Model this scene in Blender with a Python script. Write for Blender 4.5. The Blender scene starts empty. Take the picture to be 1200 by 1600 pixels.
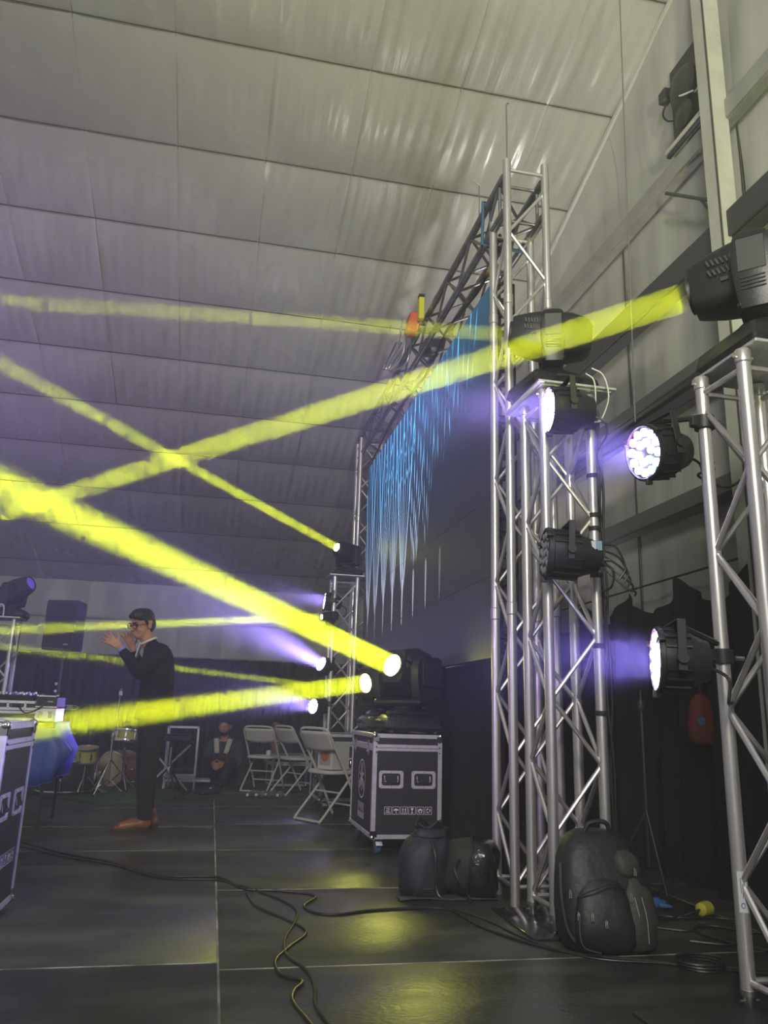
import bpy, bmesh, math, random
import numpy as np
from mathutils import Vector, Matrix, Euler

sc = bpy.context.scene
C = sc.collection
R = math.radians
PI = math.pi

# ------------------------------------------------------------------ camera
cd = bpy.data.cameras.new('camera')
cam = bpy.data.objects.new('camera', cd)
C.objects.link(cam)
sc.camera = cam
cd.sensor_fit = 'VERTICAL'
cd.sensor_height = 36.0
cd.lens = 36.0 * 1215.0 / 1600.0
cd.clip_start = 0.05
_yaw, _pitch, _roll = R(11.7), R(14.5), R(1.75)
_f = Vector((math.sin(_yaw) * math.cos(_pitch), math.cos(_yaw) * math.cos(_pitch), math.sin(_pitch)))
_r = Vector((math.cos(_yaw), -math.sin(_yaw), 0))
_u = _r.cross(_f)
_r2 = _r * math.cos(_roll) + _u * math.sin(_roll)
_u2 = _u * math.cos(_roll) - _r * math.sin(_roll)
cam.matrix_world = Matrix(((_r2.x, _u2.x, -_f.x, 0), (_r2.y, _u2.y, -_f.y, 0), (_r2.z, _u2.z, -_f.z, 0.92), (0, 0, 0, 1)))

# ------------------------------------------------------------------ world, large lights, exposure
world = bpy.data.worlds.new('hall_ambient')
sc.world = world
world.use_nodes = True
world.node_tree.nodes['Background'].inputs[0].default_value = (0.76, 0.77, 0.74, 1)
world.node_tree.nodes['Background'].inputs[1].default_value = 0.11
sc.view_settings.view_transform = 'Standard'
sc.view_settings.look = 'None'
sc.view_settings.gamma = 1.0
sc.view_settings.exposure = 1.22
sc.cycles.use_denoising = True
sc.cycles.max_bounces = 5
sc.cycles.diffuse_bounces = 2
sc.cycles.adaptive_threshold = 0.075
sc.cycles.adaptive_min_samples = 16
sc.cycles.glossy_bounces = 2
sc.cycles.transmission_bounces = 4
sc.cycles.transparent_max_bounces = 8
sc.cycles.volume_bounces = 0
sc.cycles.sample_clamp_indirect = 4.0
sc.cycles.caustics_reflective = False
sc.cycles.caustics_refractive = False


def area_light(name, loc, target, size, energy, color, spread=180.0):
    l = bpy.data.lights.new(name, 'AREA')
    l.shape = 'DISK'
    l.size = size
    l.energy = energy
    l.color = color
    l.spread = R(spread)
    o = bpy.data.objects.new(name, l)
    C.objects.link(o)
    d = Vector(target) - Vector(loc)
    o.matrix_world = Matrix.Translation(loc) @ d.to_track_quat('-Z', 'Y').to_matrix().to_4x4()
    return o


def spot_light(name, loc, target, energy, color, angle, blend=1.0, rad=0.1):
    l = bpy.data.lights.new(name, 'SPOT')
    l.energy = energy
    l.color = color
    l.spot_size = R(angle)
    l.spot_blend = blend
    l.shadow_soft_size = rad
    o = bpy.data.objects.new(name, l)
    C.objects.link(o)
    d = Vector(target) - Vector(loc)
    o.matrix_world = Matrix.Translation(loc) @ d.to_track_quat('-Z', 'Y').to_matrix().to_4x4()
    return o


# hall lamps behind and beside the photographer
area_light('hall_lamp_behind', (-1.5, -3.5, 5.0), (1.0, 6.0, 1.5), 1.6, 175, (1.0, 0.97, 0.88))
spot_light('yellow_wash_lamp', (0.6, -2.5, 1.6), (2.2, 4.0, 5.6), 500, (0.94, 1.0, 0.50), 62, 1.0, 0.25)
spot_light('purple_wash_lamp', (-6.0, 5.0, 1.4), (-1.4, 8.6, 5.2), 230, (0.66, 0.46, 1.0), 62, 1.0, 0.2)
spot_light('stage_edge_lamp', (3.4, 0.4, 1.2), (1.7, 4.0, 1.6), 270, (1.0, 0.72, 0.95), 70, 1.0, 0.12)
spot_light('added_ceiling_glint_lamp', (1.80, 6.6, 0.40), (1.2, 5.9, 5.4), 190, (1.0, 0.93, 0.90), 100, 1.0, 0.22)  # unseen lamp added behind the screen to put highlights on the ceiling

spot_light('violet_front_wash', (-3.4, 1.6, 1.9), (1.3, 5.2, 0.75), 170, (0.72, 0.45, 1.0), 30, 1.0, 0.12)

# ------------------------------------------------------------------ materials
MATS = {}


def pm(name, col, rough=0.5, metal=0.0, col2=None, nscale=8.0, nlo=0.4, nhi=0.6, bump=0.0, bscale=30.0, emit=None, estr=0.0,
       stretch=(1, 1, 1), spec=0.5, coat=0.0, rough2=None, bstretch=None, alpha=1.0, trans=0.0, detail=4.0, sheen=0.0):
    if name in MATS:
        return MATS[name]
    m = bpy.data.materials.new(name)
    m.use_nodes = True
    nt = m.node_tree
    b = nt.nodes['Principled BSDF']
    b.inputs['Base Color'].default_value = (*col, 1)
    b.inputs['Roughness'].default_value = rough
    b.inputs['Metallic'].default_value = metal
    b.inputs['Specular IOR Level'].default_value = spec
    b.inputs['Coat Weight'].default_value = coat
    b.inputs['Sheen Weight'].default_value = sheen
    b.inputs['Alpha'].default_value = alpha
    b.inputs['Transmission Weight'].default_value = trans
    tc = nt.nodes.new('ShaderNodeTexCoord')

    def noise(scale, st, det=detail):
        mp = nt.nodes.new('ShaderNodeMapping')
        mp.inputs['Scale'].default_value = st
        nt.links.new(tc.outputs['Object'], mp.inputs['Vector'])
        n = nt.nodes.new('ShaderNodeTexNoise')
        n.inputs['Scale'].default_value = scale
        n.inputs['Detail'].default_value = det
        nt.links.new(mp.outputs['Vector'], n.inputs['Vector'])
        return n
    if col2 is not None or rough2 is not None:
        n = noise(nscale, stretch)
        rp = nt.nodes.new('ShaderNodeMapRange')
        rp.inputs['From Min'].default_value = nlo
        rp.inputs['From Max'].default_value = nhi
        nt.links.new(n.outputs['Fac'], rp.inputs['Value'])
        if col2 is not None:
            mx = nt.nodes.new('ShaderNodeMix')
            mx.data_type = 'RGBA'
            mx.inputs['A'].default_value = (*col, 1)
            mx.inputs['B'].default_value = (*col2, 1)
            nt.links.new(rp.outputs['Result'], mx.inputs['Factor'])
            nt.links.new(mx.outputs['Result'], b.inputs['Base Color'])
        if rough2 is not None:
            mr = nt.nodes.new('ShaderNodeMapRange')
            mr.inputs['To Min'].default_value = rough
            mr.inputs['To Max'].default_value = rough2
            nt.links.new(rp.outputs['Result'], mr.inputs['Value'])
            nt.links.new(mr.outputs['Result'], b.inputs['Roughness'])
    if bump > 0:
        n2 = noise(bscale, bstretch or stretch, 5.0)
        bp = nt.nodes.new('ShaderNodeBump')
        bp.inputs['Strength'].default_value = bump
        bp.inputs['Distance'].default_value = 0.02
        nt.links.new(n2.outputs['Fac'], bp.inputs['Height'])
        nt.links.new(bp.outputs['Normal'], b.inputs['Normal'])
    if emit is not None:
        b.inputs['Emission Color'].default_value = (*emit, 1)
        b.inputs['Emission Strength'].default_value = estr
    MATS[name] = m
    return m


liner = pm('white_vinyl_liner', (0.47, 0.46, 0.435), 0.22, col2=(0.42, 0.41, 0.39), nscale=1.3, bump=0.55, bscale=1.5, stretch=(1, 1, 1), bstretch=(5.0, 0.45, 0.45), rough2=0.36)
liner_wall = pm('white_wall_liner', (0.47, 0.47, 0.44), 0.40, col2=(0.44, 0.44, 0.42), nscale=1.0, bump=0.3, bscale=3.0, bstretch=(1, 3.0, 0.6))
seam_dark = pm('dark_seam_tape', (0.06, 0.06, 0.05), 0.6)
steel_white = pm('white_painted_steel', (0.52, 0.53, 0.47), 0.45, col2=(0.46, 0.46, 0.42), nscale=5)
steel_grey = pm('grey_painted_girt', (0.34, 0.34, 0.32), 0.5, col2=(0.28, 0.28, 0.27), nscale=4)
steel_dark_and_shade = pm('dark_steel_and_girt_shade', (0.045, 0.045, 0.055), 0.5)  # shade on the girts put into a dark colour; the bracket is dark steel
drape = pm('black_drape_cloth', (0.007, 0.0075, 0.012), 0.9, bump=0.25, bscale=6, bstretch=(1, 1, .3), spec=.2)
drape_grey = pm('charcoal_drape_cloth', (0.030, 0.031, 0.036), 0.9, bump=0.3, bscale=6, bstretch=(3, 3, .3), spec=.2)
deck = pm('black_stage_deck', (0.030, 0.031, 0.028), 0.31, col2=(0.075, 0.074, 0.066), nscale=2.6, nlo=0.45, nhi=0.75, rough2=0.55, bump=0.12, bscale=60, stretch=(0.6, 1.4, 1), detail=8)
deck_edge = pm('worn_deck_edge', (0.42, 0.41, 0.38), 0.5, col2=(0.10, 0.10, 0.09), nscale=5)
subfloor = pm('dark_ground', (0.02, 0.02, 0.02), 0.8)
alu = pm('truss_aluminium', (0.76, 0.74, 0.74), 0.30, 0.82, col2=(0.64, 0.62, 0.62), nscale=22, rough2=0.42, stretch=(1, 1, .25))
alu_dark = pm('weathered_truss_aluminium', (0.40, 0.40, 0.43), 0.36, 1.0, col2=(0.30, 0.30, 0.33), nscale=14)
alu_edge = pm('brushed_aluminium_edge', (0.70, 0.69, 0.73), 0.42, 0.55, col2=(0.6, 0.6, 0.64), nscale=30)
chrome = pm('chrome', (0.80, 0.79, 0.78), 0.14, 1.0)
steel = pm('zinc_steel', (0.55, 0.55, 0.54), 0.32, 1.0)
blackp = pm('black_plastic', (0.013, 0.013, 0.015), 0.38, bump=0.05, bscale=120)
blackm = pm('black_powder_coat', (0.017, 0.017, 0.019), 0.45, bump=0.08, bscale=150)
greyp = pm('dark_grey_plastic', (0.030, 0.030, 0.033), 0.42)
lam = pm('black_laminate', (0.022, 0.022, 0.026), 0.42, bump=0.10, bscale=220)
rubber = pm('black_rubber', (0.013, 0.013, 0.013), 0.62)
cable_m = pm('black_cable', (0.012, 0.012, 0.013), 0.42)
wire_m = pm('thin_grey_wire', (0.16, 0.16, 0.15), 0.5)
wire_white = pm('pale_wire', (0.65, 0.65, 0.66), 0.35)
chair_m = pm('ivory_chair_enamel', (0.56, 0.55, 0.48), 0.42)
chair_p = pm('ivory_chair_plastic', (0.58, 0.57, 0.51), 0.48, bump=0.05, bscale=90)
white_print = pm('white_print', (0.72, 0.72, 0.72), 0.6)
grey_print = pm('grey_print', (0.34, 0.34, 0.35), 0.6)
black_print = pm('black_print', (0.02, 0.02, 0.02), 0.6)
tarp_m = pm('blue_tarpaulin', (0.035, 0.075, 0.33), 0.38, col2=(0.03, 0.06, 0.25), nscale=3, bump=0.35, bscale=7, bstretch=(1, 1, .4))
tarp_d = pm('blue_grey_lining', (0.10, 0.12, 0.16), 0.6, bump=0.2, bscale=9)
bag_m = pm('black_bag_nylon', (0.009, 0.009, 0.010), 0.52, col2=(0.016, 0.016, 0.018), nscale=4, bump=0.55, bscale=9)
bag_blue = pm('navy_bag_cloth', (0.014, 0.016, 0.026), 0.62, bump=0.45, bscale=8)
bag_shiny = pm('shiny_black_vinyl', (0.012, 0.012, 0.015), 0.24, bump=0.9, bscale=11)
bag_olive = pm('olive_black_canvas', (0.019, 0.020, 0.014), 0.7, bump=0.4, bscale=10)
bag_grey = pm('grey_bag_mesh', (0.050, 0.049, 0.047), 0.65, bump=0.3, bscale=60)
skin = pm('skin', (0.50, 0.25, 0.17), 0.5, col2=(0.44, 0.21, 0.14), nscale=14)
skin_d = pm('skin_brown', (0.20, 0.105, 0.07), 0.55)
suit = pm('charcoal_suit_wool', (0.010, 0.0098, 0.014), 0.85, bump=0.35, bscale=9, spec=.2)
trouser = pm('black_trouser_wool', (0.008, 0.008, 0.008), 0.85, bump=0.35, bscale=8)
shirt = pm('white_shirt', (0.70, 0.70, 0.64), 0.7, bump=0.15, bscale=20)
leather = pm('tan_leather', (0.26, 0.105, 0.035), 0.38, col2=(0.17, 0.065, 0.025), nscale=9)
hair_m = pm('black_hair', (0.008, 0.007, 0.007), 0.42, bump=0.9, bscale=45, bstretch=(1, 1, .3))
denim = pm('blue_denim', (0.030, 0.048, 0.075), 0.8, bump=0.3, bscale=25)
grey_shirt = pm('dark_grey_jersey', (0.035, 0.036, 0.045), 0.85, bump=0.2, bscale=20)
navy_shirt = pm('navy_jersey', (0.016, 0.022, 0.040), 0.85, bump=0.2, bscale=20)
fleece = pm('cream_fleece', (0.58, 0.56, 0.46), 0.9, bump=0.5, bscale=60)
band_m = pm('violet_wristband', (0.30, 0.26, 0.85), 0.5)
glass_dark = pm('black_spectacle_frame', (0.01, 0.01, 0.01), 0.3)
rug_m = pm('green_carpet', (0.040, 0.115, 0.032), 0.95, col2=(0.028, 0.080, 0.024), nscale=12, bump=0.5, bscale=180)
wood_m = pm('drum_wood_shell', (0.35, 0.17, 0.07), 0.3, col2=(0.24, 0.11, 0.045), nscale=7, stretch=(1, 1, 6), coat=0.4)
drum_head = pm('drum_skin', (0.46, 0.36, 0.25), 0.5, col2=(0.38, 0.28, 0.18), nscale=6)
drum_dark = pm('dark_drum_shell', (0.05, 0.045, 0.04), 0.3, coat=0.3)
drum_beam_yel = pm('beam_yellow_drum_shell', (0.42, 0.42, 0.06), 0.35)  # yellow beam light on the small drums put into the shell colour
spk_grille = pm('speaker_grille', (0.030, 0.030, 0.040), 0.55, bump=0.6, bscale=300)
red_m = pm('red_fabric', (0.10, 0.010, 0.009), 0.8)
orange_m = pm('orange_red_plastic', (0.62, 0.11, 0.04), 0.5)
blue_strap = pm('blue_webbing', (0.04, 0.10, 0.20), 0.7)
wood_block = pm('plywood', (0.32, 0.18, 0.08), 0.6)
yellow_m = pm('yellow_plastic', (0.62, 0.58, 0.04), 0.4)
blue_m = pm('blue_nitrile', (0.04, 0.13, 0.36), 0.5)
wheel_blue = pm('blue_caster_tyre', (0.05, 0.12, 0.20), 0.5)
bottle_m = pm('clear_plastic_bottle', (0.75, 0.82, 0.90), 0.12, trans=0.85)
cap_white = pm('white_cap', (0.7, 0.72, 0.75), 0.4)
card_m = pm('white_carton', (0.58, 0.58, 0.54), 0.6)
bag_orange = pm('orange_print', (0.45, 0.14, 0.03), 0.5)
glass_m = pm('lens_glass', (0.02, 0.02, 0.025), 0.08, spec=0.8)
lens_y = pm('lit_yellow_lens', (0.9, 0.9, 0.3), 0.3, emit=(1.0, 1.0, 0.16), estr=48)
lens_y_dim = pm('lit_yellow_lens_side', (0.9, 0.9, 0.3), 0.3, emit=(0.85, 1.0, 0.10), estr=6)
led_w = pm('lit_violet_white_led', (0.9, 0.9, 1.0), 0.3, emit=(0.60, 0.50, 1.0), estr=14)
led_c = pm('lit_cyan_led', (0.9, 0.9, 1.0), 0.3, emit=(0.25, 0.85, 1.0), estr=8)
led_m = pm('lit_magenta_led', (0.9, 0.9, 1.0), 0.3, emit=(1.0, 0.30, 0.80), estr=8)
led_off = pm('unlit_led_glass', (0.25, 0.27, 0.30), 0.15)
violet_m = pm('violet_plastic_lens', (0.26, 0.16, 0.62), 0.25)
display_m = pm('pale_display_sticker', (0.28, 0.42, 0.50), 0.4)

# ------------------------------------------------------------------ mesh helpers


class MB:
    def __init__(self):
        self.v = []
        self.f = []
        self.mi = []
        self.cur = 0

    def _add(self, vs, fs):
        n = len(self.v)
        self.v += [tuple(x) for x in vs]
        self.f += [tuple(i + n for i in f) for f in fs]
        self.mi += [self.cur] * len(fs)
        return self

    def mat(self, i):
        self.cur = i
        return self

    def box(self, c, s, rot=None, bev=0.0, taper=None):
        x, y, z = s[0] / 2, s[1] / 2, s[2] / 2
        t = taper or (1, 1)
        if bev <= 0:
            vs = [(-x, -y, -z), (x, -y, -z), (x, y, -z), (-x, y, -z),
                  (-x * t[0], -y * t[1], z), (x * t[0], -y * t[1], z), (x * t[0], y * t[1], z), (-x * t[0], y * t[1], z)]
            fs = [(0, 3, 2, 1), (4, 5, 6, 7), (0, 1, 5, 4), (1, 2, 6, 5), (2, 3, 7, 6), (3, 0, 4, 7)]
        else:
            b = min(bev, x * .98, y * .98, z * .98)
            # rings of a chamfered box
            rings = []
            for zz, ins in ((-z, b), (-z + b, 0), (z - b, 0), (z, b)):
                k = (zz + z) / (2 * z)
                tx = 1 + (t[0] - 1) * k
                ty = 1 + (t[1] - 1) * k
                xi, yi = (x - ins) * tx, (y - ins) * ty
                bb = b * .6
                rings.append([(-xi, -yi + bb, zz), (-xi + bb, -yi, zz), (xi - bb, -yi, zz), (xi, -yi + bb, zz),
                              (xi, yi - bb, zz), (xi - bb, yi, zz), (-xi + bb, yi, zz), (-xi, yi - bb, zz)])
            vs = sum(rings, [])
            fs = [tuple(range(7, -1, -1)), tuple(range(24, 32))]
            for r in range(3):
                for i in range(8):
                    j = (i + 1) % 8
                    fs.append((r * 8 + i, r * 8 + j, r * 8 + 8 + j, r * 8 + 8 + i))
        M = Matrix.Translation(c)
        if rot is not None:
            M = M @ (rot.to_matrix().to_4x4() if not isinstance(rot, Matrix) else rot.to_4x4())
        return self._add([M @ Vector(p) for p in vs], fs)

    def tube(self, a, b, r, seg=10, r2=None, caps=True):
        a, b = Vector(a), Vector(b)
        d = b - a
        if d.length < 1e-6:
            return self
        q = d.to_track_quat('Z', 'Y').to_matrix()
        r2 = r if r2 is None else r2
        vs, fs = [], []
        for k, (p, rr) in enumerate(((a, r), (b, r2))):
            for i in range(seg):
                t = 2 * PI * i / seg
                vs.append(p + q @ Vector((rr * math.cos(t), rr * math.sin(t), 0)))
        for i in range(seg):
            j = (i + 1) % seg
            fs.append((i, j, seg + j, seg + i))
        if caps:
            fs.append(tuple(range(seg - 1, -1, -1)))
            fs.append(tuple(range(seg, 2 * seg)))
        return self._add(vs, fs)

    def path(self, pts, r, seg=8, closed=False):
        pts = [Vector(p) for p in pts]
        n = len(pts)
        vs, fs = [], []
        up = Vector((0, 0, 1))
        prev = None
        for k, p in enumerate(pts):
            if closed:
                d = pts[(k + 1) % n] - pts[k - 1]
            else:
                d = pts[min(k + 1, n - 1)] - pts[max(k - 1, 0)]
            d.normalize()
            if prev is None:
                x = d.orthogonal().normalized()
            else:
                x = (prev - d * prev.dot(d))
                x = x.normalized() if x.length > 1e-5 else d.orthogonal().normalized()
            prev = x
            y = d.cross(x)
            rr = r[k] if isinstance(r, (list, tuple)) else r
            for i in range(seg):
                t = 2 * PI * i / seg
                vs.append(p + x * (rr * math.cos(t)) + y * (rr * math.sin(t)))
        m = n if closed else n - 1
        for k in range(m):
            k2 = (k + 1) % n
            for i in range(seg):
                j = (i + 1) % seg
                fs.append((k * seg + i, k * seg + j, k2 * seg + j, k2 * seg + i))
        if not closed:
            fs.append(tuple(range(seg - 1, -1, -1)))
            fs.append(tuple(range((n - 1) * seg, n * seg)))
        return self._add(vs, fs)

    def lathe(self, prof, seg=20, M=None, cap0=True, cap1=True):
        # prof: (radius, z) pairs about local Z
        vs, fs = [], []
        for (r, z) in prof:
            for i in range(seg):
                t = 2 * PI * i / seg
                vs.append(Vector((r * math.cos(t), r * math.sin(t), z)))
        n = len(prof)
        for k in range(n - 1):
            for i in range(seg):
                j = (i + 1) % seg
                fs.append((k * seg + i, k * seg + j, (k + 1) * seg + j, (k + 1) * seg + i))
        if cap0:
            fs.append(tuple(range(seg - 1, -1, -1)))
        if cap1:
            fs.append(tuple(range((n - 1) * seg, n * seg)))
        if M is not None:
            vs = [M @ p for p in vs]
        return self._add(vs, fs)

    def loft(self, rings, cap=True):
        # rings: lists of equal length of points
        n = len(rings[0])
        vs = sum([list(r) for r in rings], [])
        fs = []
        for k in range(len(rings) - 1):
            for i in range(n):
                j = (i + 1) % n
                fs.append((k * n + i, k * n + j, (k + 1) * n + j, (k + 1) * n + i))
        if cap:
            fs.append(tuple(range(n - 1, -1, -1)))
            fs.append(tuple(range((len(rings) - 1) * n, len(rings) * n)))
        return self._add(vs, fs)

    def sphere(self, c, r, seg=14, rings=9, M=None):
        r = (r, r, r) if not hasattr(r, '__len__') else r
        vs, fs = [], []
        c = Vector(c)
        for k in range(1, rings):
            ph = PI * k / rings
            for i in range(seg):
                t = 2 * PI * i / seg
                p = Vector((r[0] * math.sin(ph) * math.cos(t), r[1] * math.sin(ph) * math.sin(t), -r[2] * math.cos(ph)))
                vs.append(c + (M @ p if M is not None else p))
        lo = Vector((0, 0, -r[2]))
        hi = Vector((0, 0, r[2]))
        vs.append(c + (M @ lo if M is not None else lo))
        vs.append(c + (M @ hi if M is not None else hi))
        a, b = len(vs) - 2, len(vs) - 1
        for k in range(rings - 2):
            for i in range(seg):
                j = (i + 1) % seg
                fs.append((k * seg + i, k * seg + j, (k + 1) * seg + j, (k + 1) * seg + i))
        for i in range(seg):
            j = (i + 1) % seg
            fs.append((j, i, a))
            fs.append(((rings - 2) * seg + i, (rings - 2) * seg + j, b))
        return self._add(vs, fs)

    def capsule(self, a, ra, b, rb, seg=14, flat=None):
        # tapered capsule; flat = (axis vector, factor) squashes the section
        a, b = Vector(a), Vector(b)
        d = (b - a)
        L = d.length
        q = d.to_track_quat('Z', 'Y').to_matrix()
        prof = []
        for k in range(1, 5):
            t = PI / 2 * k / 4
            prof.append((ra * math.sin(t), -ra * math.cos(t)))
        for k in range(0, 4):
            t = PI / 2 * k / 4
            prof.append((rb * math.cos(t), L + rb * math.sin(t)))
        n0 = len(self.v)
        self.lathe(prof, seg, Matrix.Translation(a) @ q.to_4x4())
        if flat is not None:
            ax, k = Vector(flat[0]).normalized(), flat[1]
            for i in range(n0, len(self.v)):
                p = Vector(self.v[i])
                s = max(0.0, min(1.0, (p - a).dot(d) / max(L * L, 1e-9)))
                c = a + d * s
                w = p - c
                p = c + w + ax * (w.dot(ax) * (k - 1))
                self.v[i] = tuple(p)
        return self

    def prism(self, pts2, M, depth):
        # polygon in local XY extruded along local Z from 0 to depth
        n = len(pts2)
        vs = [M @ Vector((p[0], p[1], 0)) for p in pts2] + [M @ Vector((p[0], p[1], depth)) for p in pts2]
        fs = [tuple(range(n - 1, -1, -1)), tuple(range(n, 2 * n))]
        for i in range(n):
            j = (i + 1) % n
            fs.append((i, j, n + j, n + i))
        return self._add(vs, fs)

    def grid(self, fn, nu, nv, two=None):
        vs, fs = [], []
        for i in range(nu + 1):
            for j in range(nv + 1):
                vs.append(fn(i / nu, j / nv))
        for i in range(nu):
            for j in range(nv):
                a = i * (nv + 1) + j
                fs.append((a, a + nv + 1, a + nv + 2, a + 1))
        return self._add(vs, fs)

    def mesh(self, name, mats, angle=38):
        me = bpy.data.meshes.new(name)
        me.from_pydata(self.v, [], self.f)
        if not isinstance(mats, (list, tuple)):
            mats = [mats]
        for m in mats:
            me.materials.append(m)
        me.polygons.foreach_set('material_index', self.mi)
        me.polygons.foreach_set('use_smooth', [True] * len(self.f))
        bm = bmesh.new()
        bm.from_mesh(me)
        bmesh.ops.recalc_face_normals(bm, faces=bm.faces)
        bm.to_mesh(me)
        bm.free()
        me.set_sharp_from_angle(angle=R(angle))
        me.update()
        return me

    def build(self, name, mats, parent=None, world=False, angle=38, solid=0.0):
        o = bpy.data.objects.new(name, self.mesh(name, mats, angle))
        C.objects.link(o)
        if parent is not None:
            o.parent = parent
            if world:
                o.matrix_parent_inverse = wmat(parent).inverted()
        if solid:
            s = o.modifiers.new('thickness', 'SOLIDIFY')
            s.thickness = solid
        return o


def wmat(o):
    M = Matrix.LocRotScale(o.location, o.rotation_euler, o.scale)
    if o.parent is not None:
        M = wmat(o.parent) @ o.matrix_parent_inverse @ M
    return M


def tag(o, label=None, cat=None, group=None, kind=None):
    if label:
        o['label'] = label
    if cat:
        o['category'] = cat
    if group:
        o['group'] = group
    if kind:
        o['kind'] = kind
    return o


def thing(name, label, cat, loc=(0, 0, 0), rot=(0, 0, 0), group=None, scale=1.0):
    o = bpy.data.objects.new(name, None)
    o.empty_display_size = 0.1
    C.objects.link(o)
    o.location = loc
    o.rotation_euler = rot if hasattr(rot, '__len__') else (0, 0, rot)
    o.scale = (scale,) * 3
    return tag(o, label, cat, group)


def struct(o):
    o['kind'] = 'structure'
    return o


def inst(name, me, parent, M=None):
    o = bpy.data.objects.new(name, me)
    C.objects.link(o)
    o.parent = parent
    if M is not None:
        o.matrix_local = M
    return o


def copy_tree(o, parent=None):
    c = o.copy()
    C.objects.link(c)
    c.parent = parent
    for ch in list(o.children):
        copy_tree(ch, c)
    return c


def text_mesh(body, size, mat, name, parent, M, extrude=0.0006):
    cu = bpy.data.curves.new(name, 'FONT')
    cu.body = body
    cu.size = size
    cu.extrude = extrude
    cu.align_x = 'CENTER'
    cu.align_y = 'CENTER'
    cu.resolution_u = 3
    tmp = bpy.data.objects.new('tmp', cu)
    C.objects.link(tmp)
    dg = bpy.context.evaluated_depsgraph_get()
    me = bpy.data.meshes.new_from_object(tmp.evaluated_get(dg))
    bpy.data.objects.remove(tmp)
    me.materials.clear()
    me.materials.append(mat)
    o = bpy.data.objects.new(name, me)
    C.objects.link(o)
    o.parent = parent
    o.matrix_local = M
    return o


def catmull(pts, n=8):
    P = [Vector(p) for p in pts]
    P = [P[0] * 2 - P[1]] + P + [P[-1] * 2 - P[-2]]
    out = []
    for i in range(1, len(P) - 2):
        for k in range(n):
            t = k / n
            a, b, c, d = P[i - 1], P[i], P[i + 1], P[i + 2]
            out.append(0.5 * ((2 * b) + (c - a) * t + (2 * a - 5 * b + 4 * c - d) * t * t + (3 * b - a - 3 * c + d) * t ** 3))
    out.append(P[-2])
    return out

# ------------------------------------------------------------------ the setting
rnd = random.Random(7)

# stage floor: decks with worn aluminium joints
floor = MB().box((-1.2, 7.5, -0.12), (9.2, 16.4, 0.10)).build('floor', subfloor)
struct(floor)
decks = []
XL, XS, XR = -2.34, 0.10, 2.54
for a, b in ((-1.6, 0.85), (0.85, 3.287), (3.287, 5.70), (5.70, 6.78), (6.78, 8.0), (8.0, 10.4), (10.4, 12.9), (12.9, 15.0)):
    decks.append((XL, XS, a, b))
    decks.append((XL - 2.44, XL, a, b))
for a, b in ((-0.37, 0.85), (0.85, 2.07), (2.07, 3.20), (3.20, 4.50), (4.50, 5.72), (5.72, 6.94), (6.94, 8.16), (8.16, 9.38), (9.38, 10.6), (10.6, 11.82), (11.82, 13.04), (13.04, 15.0)):
    decks.append((XS, XR, a, b))
for a, b in ((-0.37, 2.07), (2.07, 4.50), (4.50, 6.94), (6.94, 9.38), (9.38, 11.82), (11.82, 15.0)):
    decks.append((XR, 3.30, a, b))
for (x0, x1, y0, y1) in decks:
    g = 0.0035
    MB().box(((x0 + x1) / 2, (y0 + y1) / 2, -0.02), (x1 - x0 - 2 * g, y1 - y0 - 2 * g, 0.04), bev=0.002).build('deck_panel', deck, floor)
    MB().box(((x0 + x1) / 2, y0, -0.022), (x1 - x0, 0.010, 0.0455)).build('joint_strip', deck_edge, floor)
for x in (XL, XS, XR):
    MB().box((x, 6.7, -0.0235), (0.008, 16.0, 0.048)).build('joint_strip', deck_edge, floor)


def zc(y):
    return 5.93 - 0.33 * (y - 5.1)


# ceiling: vinyl liner panels held between cords, sagging a little
ceiling = struct(thing('ceiling', None, None, (0, 0, 0)))
CX = [-5.24 + 0.76 * i for i in range(11)] + [3.06]
CY = [2.49, 3.36, 4.23, 5.10, 6.0, 6.84, 7.69, 8.55, 9.42, 10.29, 11.23, 12.25, 13.41, 14.05]


def pucker(x, y):
    return 0.006 * math.sin(x * 23.0 + math.sin(y * 2.1) * 2.0) * math.sin(y * 3.7 + x) + 0.004 * math.sin(x * 51 + y * 1.3)


for i in range(len(CX) - 1):
    for j in range(len(CY) - 1):
        x0, x1, y0, y1 = CX[i], CX[i + 1], CY[j], CY[j + 1]
        sag = 0.026 + 0.014 * rnd.random()
        tw = (rnd.random() - .5) * 0.02

        def fn(u, v, x0=x0, x1=x1, y0=y0, y1=y1, sag=sag, tw=tw):
            x = x0 + (x1 - x0) * u
            y = y0 + (y1 - y0) * v
            # hangs from the cord, belly nearer the low side
            z = zc(y) - sag * math.sin(PI * v) ** 0.8 - 0.010 * (1 - math.sin(PI * u) ** .4) + tw * math.sin(PI * v) * math.sin(2 * PI * u)
            e_ = min(u, 1 - u) * (x1 - x0)
            z += 0.006 * math.exp(-(e_ / 0.10) ** 2) * math.sin(e_ * 105 + 2.2 * math.sin(y * 3.1 + x0 * 5)) * (0.4 + 0.6 * math.sin(y * 1.9 + x0 * 7) ** 2)
            z += pucker(x, y) * math.sin(PI * v) * (1.0 + 1.2 * abs(u - .5))
            return (x, y, z)
        MB().grid(fn, 26, 8).build('liner_panel', liner, ceiling, angle=60)
for y in CY[:-1]:
    MB().tube((-5.3, y, zc(y) - 0.012), (3.02, y, zc(y) - 0.010), 0.0048, 6).build('liner_cord', seam_dark, ceiling)
for x in CX[1:-1]:
    MB().box((x, 8.27, zc(8.27) - 0.010), (0.010, 11.56 * math.sqrt(1 + .33 ** 2), 0.004), Euler((math.atan(-0.33), 0, 0))).build('liner_seam', pm('grey_seam', (0.20, 0.20, 0.19), 0.5), ceiling)

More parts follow.
